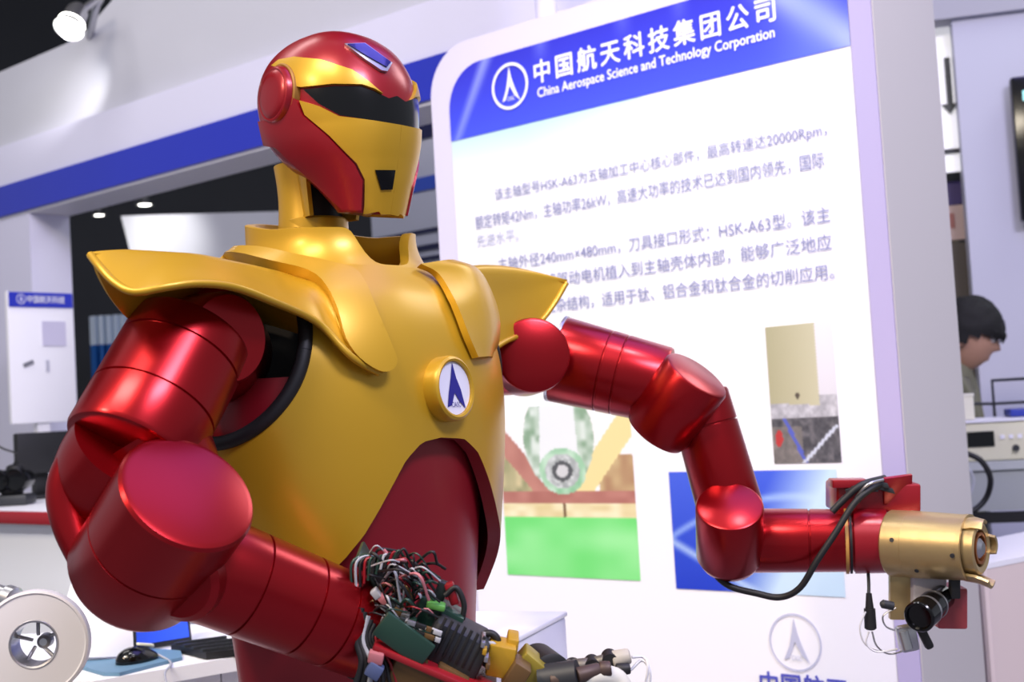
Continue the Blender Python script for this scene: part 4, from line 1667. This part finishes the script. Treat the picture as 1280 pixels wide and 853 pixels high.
# white rounded cover (seat shell) between ring and laptop
wc = V3(118, 808, 2.30)
wc.z = zc2 + .064
cv = thing('white_cover', 'rounded white plastic cover with a dark edge beside the ring', 'cover', (wc.x, wc.y, zc2))
rows = []
for i in range(13):
    t = i / 12
    row = []
    for j in range(13):
        u = j / 12 * 2 - 1
        row.append(wc + camdir(1, 0, 0) * (.062 * u * (1 - .25 * t * t)) + UP * (-.052 + .14 * t) + camdir(0, 0, -1) * (.02 * u * u + .05 * t * t))
    rows.append(row)
from_bm('cover_shell', thicken(grid_mesh(rows), .008), WHITE, cv)
tube('cover_edge', [r[-1] + camdir(1, 0, 0) * .004 for r in rows], .004, DKG, cv)
prism('cover_foot', [wc + camdir(a * .04, 0, 0) * .04 - UP * .055 + camdir(0, 0, 1) * b for a, b in ((-1, .0), (1, .0), (1, -.03), (-1, -.03))], UP * -(wc.z - .055 - zc2 - .006), WHITE, cv)

# distant booth boards and blue drapes under the soffit
fd = P(250, 300, 9.0)


def dfar(px, py, z):
    return P(px, py, z)


bb = thing('lit_fascia_board', 'distant white fascia board with a bright spot below the dark soffit', 'sign board', (dfar(250, 300, 9).x, 9, 0))
q = [dfar(151, 270, 8.6), dfar(362, 264, 8.9), dfar(362, 336, 8.9), dfar(168, 336, 8.6)]
prism('board', q, Vector((0, .15, 0)), mat('far_board', srgb(200, 202, 212), .5, 0, 0, .05, 2), bb)
for x in (180, 350):
    p = dfar(x, 334, 8.8)
    rod('post', (p.x, p.y + .1, p.z), (p.x, p.y + .1, 0), .05, .05, WHITE, bb, .005, (), 16)
dr = thing('blue_drape', 'blue drape with a white top on the far stand at the left', 'drape', (dfar(140, 440, 8).x, 8, 0))
q0, q1 = dfar(112, 408, 8.0), dfar(186, 408, 8.0)
q2 = dfar(112, 470, 8.0)
n = 40
for nm, za, zb, m in (('drape_cloth', q0.z - .12, 0.0, mat('drape_blue', srgb(20, 96, 176), .7)), ('drape_valance', q0.z + .06, q0.z - .121, mat('drape_white', srgb(220, 232, 246), .7))):
    rows = []
    for z in np.linspace(za, zb, 6):
        rows.append([Vector((q0.x + (q1.x - q0.x) * i / n, q0.y + .03 * sin(i * 1.3), z)) for i in range(n + 1)])
    from_bm(nm, thicken(grid_mesh(rows), .01), m, dr)


def ceiling_lamp(px, py, z, r, label, power):
    p = dfar(px, py, z)
    t = thing('downlight', label, 'lamp', p + UP * .12)
    lathe('lamp_housing', p + UP * .12, -UP, [(0, 0), (0, r * 1.0), (.10, r * 1.25), (.12, r * 1.25), (.10, r * 1.05), (.1, 0)], DKG, t, 32)
    lathe('lamp_glass', p + UP * .018, -UP, [(0, 0), (0, r), (.015, r * .8), (.02, 0)], mat('lamp_glow', (1, 1, 1, 1), .4, 0, 0, 0, 5, 0, (1, .97, .9, 1), 9.0), t, 32)
    rod('lamp_stem', p + UP * .12, Vector((p.x, p.y, 6.0)), .015, .015, DKG, t, .001, (), 10)
    return t


ceiling_lamp(124, 270, 8.2, .035, 'left one of the two small ceiling downlights under the blue soffit', 0)
ceiling_lamp(181, 257, 8.0, .045, 'right one of the two small ceiling downlights under the blue soffit', 0)
spot('far_board_light', dfar(200, 255, 8.1) - UP * .0, dfar(200, 292, 8.6), 16, (1, .97, .92), 70, .8, .04)

# spotlight clamped on the grey board
sp = fp(88, 32, .22)
sl = thing('spotlight', 'white clamp spotlight shining down on the grey fascia board', 'lamp', fp(108, 20, -.02))
sd = (fp(62, 84, .34) - sp).normalized()
lathe('spot_head', sp - sd * .10, sd, [(0, 0), (0, .03), (.02, .04), (.08, .045), (.115, .055), (.118, .055), (.10, .048), (.085, 0)], STEEL, sl, 40)
lathe('spot_glass', sp - sd * .014, sd, [(0, 0), (0, .05), (.014, .048), (.026, .034), (.032, 0)], mat('lamp_glow', (1, 1, 1, 1)), sl, 32)
tube('spot_arm', [sp - sd * .06, sp - sd * .12 + UP * .04 - NRM * .08, fp(120, 10, .04), fp(112, 46, -.06)], .014, STEEL, sl, 12)
spot('spot_beam', sp + sd * .03, fp(96, 105, -.06), 26, (1, .98, .94), 52, .9, .03)

# ------------------------------------------------------------------ right background
# wall screen at the picture edge
t1, t0 = rp_(1262, 98, .06), rp_(1275, 278, .06)
tvw = thing('wall_screen', 'black wall-mounted screen with cyan graphics at the right edge', 'screen', (t0.x + .3, t0.y, t0.z))
sw = .9
c = t1 * .5 + t0 * .5 + RD * (sw / 2)
box('screen_frame', c, (sw, .05, t1.z - t0.z), BLACK, tvw, RAX, .012)
MSC = mat('screen_cyan', srgb(120, 200, 200), .3, 0, 0, 0, 5, 0, srgb(150, 225, 225), .8)
for dz, hh2, ww in ((.36, .07, .5), (-.03, .12, .62), (-.30, .06, .4)):
    box('screen_graphic', c + RN * .0262 - RD * (sw / 2 - .04 - ww / 2) + UP * (dz * (t1.z - t0.z)), (ww, .002, hh2 * (t1.z - t0.z)), MSC, tvw, RAX)

# banner with a dark arrow seen through the gap
ban = thing('hanging_banner', 'narrow white banner with a dark down arrow hanging beside the pillar', 'banner', rp_(1188, 210, .1))
bo_ = -.1
box('banner_cloth', (rp_(1187, 20, bo_) + rp_(1195, 215, bo_)) / 2, (.13, .01, rz(1186, 20, bo_) - rz(1193, 215, bo_)), mat('banner_glow_white', srgb(250, 250, 252), .5, 0, 0, 0, 5, 0, (1, 1, 1, 1), .35), ban, RAX)
ba, bbq = rp_(1184, 72, bo_ + .012), rp_(1187, 130, bo_ + .012)
MAR = mat('arrow_dark', srgb(66, 70, 66), .5)
box('arrow_shaft', (ba + bbq) / 2, (.022, .006, ba.z - bbq.z), MAR, ban, RAX)
tip = rp_(1188, 143, bo_ + .012)
prism('arrow_head', [bbq - RD * .032, bbq + RD * .032, Vector((bbq.x, bbq.y, tip.z))], RN * .006, MAR, ban)
box('banner_bar', rp_(1190, 189, bo_ + .012), (.16, .01, .018), DKG, ban, RAX)
st_ = thing('roll_up_stand', 'dark and purple roll-up stand in the gap beside the pillar', 'stand', Vector((rp_(1194, 300, -.2).x, rp_(1194, 300, -.2).y, 0)))
ro = -.2
for nm, y0, y1, m in (('top_bar', 216, 226, DKG), ('purple_panel', 227, 256, mat('stand_purple', srgb(66, 52, 110), .5)), ('beige_panel', 257, 300, mat('stand_beige', srgb(206, 180, 170), .5)), ('post_panel', 304, 620, mat('post_brown', srgb(92, 84, 76), .6))):
    p, q = rp_(1194, y0, ro), rp_(1197, y1, ro)
    box(nm, (p + q) / 2, (.15, .02, p.z - q.z), m, st_, RAX)
p = rp_(1197, 620, ro)
box('stand_foot', Vector((p.x, p.y, p.z / 2)), (.12, .05, p.z), mat('post_brown', (0, 0, 0, 1)), st_, RAX)
box('mark', rp_(1190, 276, ro + .012), (.02, .004, .06), mat('mark_red', srgb(170, 110, 100), .5), st_, RAX)

# bench with a bench instrument, its cable and a rail
bz_ = 3.7
btop = V3(1240, 578, bz_).z
bc0, bc1 = V3(1204, 580, bz_), V3(1420, 580, bz_)
by = RN
bn = thing('work_bench', 'grey steel work bench against the lavender wall', 'table', (bc0.x + .3, bc0.y, 0))
bl_ = on_z(1206, 582, btop)
m_ = Vector((bl_.x + .5, bl_.y + .2, 0))
box('bench_top', Vector((m_.x - .03, m_.y, btop - .012)), (1.02, .4, .024), mat('bench_grey', srgb(186, 190, 190), .4, .2), bn, RAX)
fz = V3(1240, 640, bz_).z
box('bench_panel', Vector((m_.x - .02, m_.y, (btop - .025 + fz) / 2)) + RN * .185, (.98, .015, btop - .026 - fz), mat('bench_panel', srgb(166, 170, 170), .5, .1), bn, RAX)
box('bench_rail', Vector((m_.x - .02, m_.y, fz - .02)) + RN * .18, (.98, .03, .03), RUB, bn, RAX)
for sx in (-.46, .44):
    for sy in (-.16, .16):
        q = m_ + RD * sx + RN * sy
        rod('leg', (q.x, q.y, 0), (q.x, q.y, btop - .025), .02, .02, DKG, bn, .001, (), 12)
eq0 = V3(1210, 576, bz_ - .05)
eh_ = V3(1210, 531, bz_).z - btop
eq = thing('bench_instrument', 'cream bench instrument with a black display and buttons on the steel bench', 'instrument', Vector((m_.x, m_.y, btop)))
ec_ = Vector((eq0.x + .33, m_.y, btop + eh_ / 2 + .001))
box('case', ec_, (.68, .26, eh_), mat('case_cream', srgb(222, 218, 190), .45), eq, RAX, .006)
fx = ec_ + RN * .1315 - RD * .33
box('display', fx + RD * .105 + UP * .008, (.075, .004, .045), BLACK, eq, RAX)
for k in range(8):
    box('button', fx + RD * (.165 + .024 * k) + UP * .012, (.012, .006, .012), WHITE, eq, RAX)
for k in range(4):
    lathe('knob', fx + RD * (.2 + .05 * k) - UP * .022, RN, [(0, 0), (0, .01), (.012, .009), (.013, 0)], DKG, eq, 20)
top = box('lid_plate', ec_ + UP * (eh_ / 2 + .004), (.69, .27, .007), WHITE, eq, RAX)
sx_ = V3(1212, 520, bz_ + .1)
sb_ = thing('small_box', 'small white box standing on the cream instrument next to the pillar', 'box', Vector((sx_.x, m_.y, btop + eh_ + .009)))
box('carton', Vector((sx_.x, m_.y + .02, btop + eh_ + .045)), (.06, .08, .07), mat('carton_cream', srgb(226, 222, 200), .6), sb_, RAX, .002)
box('carton_lid', Vector((sx_.x, m_.y + .02, btop + eh_ + .084)), (.064, .084, .008), mat('carton_lid_cream', srgb(236, 232, 214), .6), sb_, RAX)
zz0 = btop + eh_ + .009
rl = thing('guard_rail', 'thin grey rail frame standing behind the cream instrument', 'rail', m_ + UP * btop)
rb = Vector((m_.x, m_.y, 0)) - RN * .165
ra_ = plane_hit(1240, 476, rb, RN)
rb_ = plane_hit(1240, 505, rb, RN)
tube('rail_tube', [Vector((ra_.x, ra_.y, btop + .001)), Vector((ra_.x, ra_.y, ra_.z)), ra_ + RD * .3, ra_ + RD * .6, Vector((ra_.x, ra_.y, btop + .001)) + RD * .6], .006, DKG, rl, 10, 0)
lft = plane_hit(1214, 505, rb, RN)
tube('rail_tube', [lft, rb_, rb_ + RD * .6], .005, DKG, rl, 10, 0)
tube('rail_tube', [lft, Vector((lft.x, lft.y, btop + .001))], .005, DKG, rl, 10, 0)
bp = Vector((m_.x, m_.y, 0)) + RN * .0
bb_ = plane_hit(1262, 522, bp, RN)
bbx = thing('blue_case', 'flat blue case lying on top of the cream instrument', 'case', Vector((bb_.x + .1, bb_.y, zz0)))
box('case_body', Vector((bb_.x + .11, bb_.y, zz0 + .012)), (.22, .16, .022), mat('case_blue', srgb(44, 60, 160), .4), bbx, RAX, .004)
box('case_handle', Vector((bb_.x + .11, bb_.y, zz0 + .028)), (.06, .02, .010), RUB, bbx, RAX, .002)
zcb = bz_ - .12
cb_ = tube('black_cable', [V3(1206, 566, zcb), V3(1226, 576, zcb - .02), V3(1238, 598, zcb - .02), V3(1233, 622, zcb), V3(1218, 638, zcb), V3(1204, 642, zcb)], .008, RUB, None, 12)
tag(cb_, 'thick black cable loop hanging in front of the bench', 'cable')
cb2 = tube('grey_cable', [V3(1206, 578, zcb), V3(1217, 600, zcb - .01), V3(1211, 622, zcb - .01), V3(1202, 632, zcb)], .004, MGRY, None, 10)
tag(cb2, 'thin grey cable hanging beside the thick black loop', 'cable')

# beige counter lower right
kz = 2.9
ktop = V3(1225, 700, kz).z
k0 = on_z(1222, 712, ktop)
ctr = [on_z(1150, 692, ktop), on_z(1228, 706, ktop), on_z(1420, 668, ktop), on_z(1330, 655, ktop)]
ct = thing('reception_counter', 'beige counter with white top behind the outstretched brass hand', 'counter', Vector((ctr[1].x, ctr[1].y, 0)))
prism('counter_top', ctr, Vector((0, 0, -.012)), WHITE, ct)
MBE = mat('counter_beige', srgb(226, 208, 204), .45, 0, .1, .06, 4)
MBE2 = MBE
cen = sum(ctr, Vector()) / 4
inn = [v + (cen - v).normalized() * .002 for v in ctr]
for i in range(4):
    p, q = inn[i], inn[(i + 1) % 4]
    e_ = (q - p).normalized()
    prism('counter_panel', [Vector((p.x, p.y, ktop - .013)), Vector((q.x, q.y, ktop - .013)), Vector((q.x, q.y, 0)), Vector((p.x, p.y, 0))], Vector((-e_.y, e_.x, 0)) * .01, MBE, ct)

# grey-white box behind the robot's waist
bxp = V3(640, 816, 2.05)
gb = thing('white_box', 'white box standing behind the robot waist under the panel', 'box', Vector((bxp.x, bxp.y, 0)))
ga, gn = Vector((.93, -.36, 0)), Vector((.36, .93, 0))
tz = V3(668, 788, 2.0).z
bq = Vector((bxp.x - .06, bxp.y, tz / 2))
box('cabinet_body', bq, (.24, .22, tz), mat('box_white', srgb(222, 220, 232), .4), gb, (ga, gn, UP), .004)
box('cabinet_lid', bq + UP * (tz / 2 + .004), (.245, .225, .008), WHITE, gb, (ga, gn, UP), .002)

# ------------------------------------------------------------------ person behind the pillar
MSK = mat('skin', srgb(196, 150, 128), .5, 0, 0, .15, 20)
MHAIR = mat('black_hair', srgb(15, 14, 16), .8, 0, 0, .4, 120, .4)
pz = 4.36
hc = V3(1210, 420, pz)
FW = camdir(.62, -.28, .55)                             # where the face looks: down to the bench, to the right
FW = Vector((.80, -.42, -.36)).normalized()
per = thing('person', 'black-haired person in a khaki jacket looking down behind the pillar', 'person', Vector((hc.x - .06, hc.y + .03, 0)))
FS = FW.cross(UP).normalized()
FU = FS.cross(FW).normalized()
bm = bmesh.new()
bmesh.ops.create_uvsphere(bm, u_segments=36, v_segments=24, radius=1)
# poles up: x along FW, y along FS, z along FU
for v in bm.verts:
    x, y, z = v.co
    jaw = max(0, -z)
    X = x * (.098 - .018 * jaw) + .012 * jaw
    Y = y * (.078 - .022 * jaw)
    Z = z * .118
    if x > .4 and abs(y) < .28 and -.25 < z < .1:       # nose
        X += .022 * (1 - abs(y) / .28) * (1 - abs(z + .16) / .28 if abs(z + .16) < .28 else 0)
    if x > .5 and .05 < z < .2 and .2 < abs(y) < .5:    # eye sockets
        X -= .008
    if x > .6 and -.56 < z < -.42 and abs(y) < .3:      # lips
        X += .006
    v.co = hc + FW * X + FS * Y + FU * Z
# neck into the collar and torso, one surface through a skinned skeleton
body_head = from_bm('head', bm, MSK, per, ang=80)
me = bpy.data.meshes.new('body')
base = Vector((hc.x - .075, hc.y + .05, 0))
sk = {'pelvis': base + UP * .93, 'waist': base + UP * 1.06, 'chest': base + Vector((.02, -.01, 1.28)), 'neckb': base + Vector((.035, -.02, hc.z - .20)), 'neckt': hc - FU * .085 - FW * .02}
FRT = Vector((FW.x, FW.y, 0)).normalized()
SD = Vector((FRT.y, -FRT.x, 0))
verts = [sk['pelvis'], sk['waist'], sk['chest'], sk['neckb'], sk['neckt']]
rads = [(.15, .11), (.14, .10), (.16, .11), (.075, .07), (.055, .055)]
edges = [(0, 1), (1, 2), (2, 3), (3, 4)]


def limb(start, pts, rr):
    i = start
    for p, r in zip(pts, rr):
        verts.append(p)
        rads.append((r, r))
        edges.append((i, len(verts) - 1))
        i = len(verts) - 1
    return i


for s in (-1, 1):
    shd = sk['chest'] + SD * (s * .17) + UP * .09
    elb = shd + SD * (s * .05) - UP * .27 + FRT * .04
    wr = elb + FRT * .2 - UP * .06 - SD * (s * .06)
    limb(2, [shd, elb, wr], [.062, .046, .034])
    hip = sk['pelvis'] + SD * (s * .09) - UP * .06
    kn = hip - UP * .42 + FRT * .02
    an = kn - UP * .38
    limb(0, [hip, kn, an], [.085, .062, .045])
me.from_pydata(verts, edges, [])
bo2 = link('body', me, mat('khaki_cloth', srgb(128, 126, 104), .8, 0, 0, .4, 60, .3), per)
sm = bo2.modifiers.new('skin', 'SKIN')
for v, r in zip(me.skin_vertices[0].data, rads):
    v.radius = r
me.skin_vertices[0].data[0].use_root = True
bo2.modifiers.new('sub', 'SUBSURF').levels = 2
bo2.modifiers['sub'].render_levels = 2
dg = bpy.context.evaluated_depsgraph_get()
nm_ = bpy.data.meshes.new_from_object(bo2.evaluated_get(dg))
bo2.modifiers.clear()
bo2.data = nm_
nm_.polygons.foreach_set('use_smooth', [True] * len(nm_.polygons))
# hands with five fingers, feet
for s in (-1, 1):
    shd = sk['chest'] + SD * (s * .17) + UP * .09
    elb = shd + SD * (s * .05) - UP * .27 + FRT * .04
    wr = elb + FRT * .2 - UP * .06 - SD * (s * .06)
    hv = (wr - elb).normalized()
    hm = bmesh.new()
    add_tube(hm, [wr - hv * .01, wr + hv * .03, wr + hv * .07], lambda t: .026 + .008 * sin(pi * t), 12, 4)
    for k in range(4):
        o = SD * ((k - 1.5) * .017)
        L = (.065, .075, .07, .055)[k]
        add_tube(hm, [wr + hv * .065 + o, wr + hv * (.07 + L * .5) + o - UP * .008, wr + hv * (.07 + L * .85) + o - UP * .03], .0085, 8, 4)
    add_tube(hm, [wr + hv * .02 - SD * (s * .02), wr + hv * .05 - SD * (s * .045), wr + hv * .08 - SD * (s * .05) - UP * .01], .0095, 8, 4)
    from_bm('hand', hm, MSK, per)
    an = sk['pelvis'] + SD * (s * .09) - UP * .86 + FRT * .02
    from_bm('shoe', add_box(bmesh.new(), Vector((an.x, an.y, .045)) + FRT * .06, (FRT, SD, UP), (.26, .095, .09), .03), RUB, per)
# hair cap, ears
bm = bmesh.new()
bmesh.ops.create_uvsphere(bm, u_segments=40, v_segments=26, radius=1)
rr_ = random.Random(5)
dele = []
for v in bm.verts:
    x, y, z = v.co
    if (x > .55 and z < .02) or (x > .18 and z < -.12) or (x > -.1 and z < -.30) or z < -.72:
        dele.append(v)
    k = 1 + rr_.uniform(-.03, .05)
    v.co = hc + FW * (x * .116 * k - .002) + FS * (y * .094 * k) + FU * (z * .130 * k + .006)
bmesh.ops.delete(bm, geom=dele, context='VERTS')
thicken(bm, .014)
from_bm('hair', bm, MHAIR, per, ang=80)
bm = bmesh.new()
for k in range(90):
    a = rr_.uniform(-1.2, 1.2)
    q = hc + FW * (.10 * cos(a)) + FS * (.085 * sin(a)) + FU * .05
    add_tube(bm, [q, q + FW * .016 * cos(a) - FU * .014 + FS * rr_.uniform(-.006, .006), q + FW * .014 * cos(a) - FU * rr_.uniform(.028, .045)], lambda t: .005 * (1 - .8 * t), 5, 3)
fr_ = from_bm('fringe', bm, MHAIR, per)
for s in (-1, 1):
    bm = bmesh.new()
    bmesh.ops.create_uvsphere(bm, u_segments=16, v_segments=10, radius=1)
    for v in bm.verts:
        x, y, z = v.co
        v.co = hc + FS * (s * .080) - FW * .006 - FU * .012 + FW * (x * .016) + FS * (y * .008) + FU * (z * .03)
    from_bm('ear', bm, MSK, per)
    bm = bmesh.new()
    bmesh.ops.create_uvsphere(bm, u_segments=12, v_segments=8, radius=.011)
    bmesh.ops.translate(bm, verts=bm.verts, vec=hc + FW * .084 + FS * (s * .031) + FU * .012)
    from_bm('eye', bm, mat('eye_white', srgb(225, 222, 220), .2), per)
    from_bm('eyebrow', add_tube(bmesh.new(), [hc + FW * .094 + FS * (s * .014) + FU * .032, hc + FW * .092 + FS * (s * .03) + FU * .036, hc + FW * .08 + FS * (s * .048) + FU * .03], .004, 6, 3), MHAIR, per)
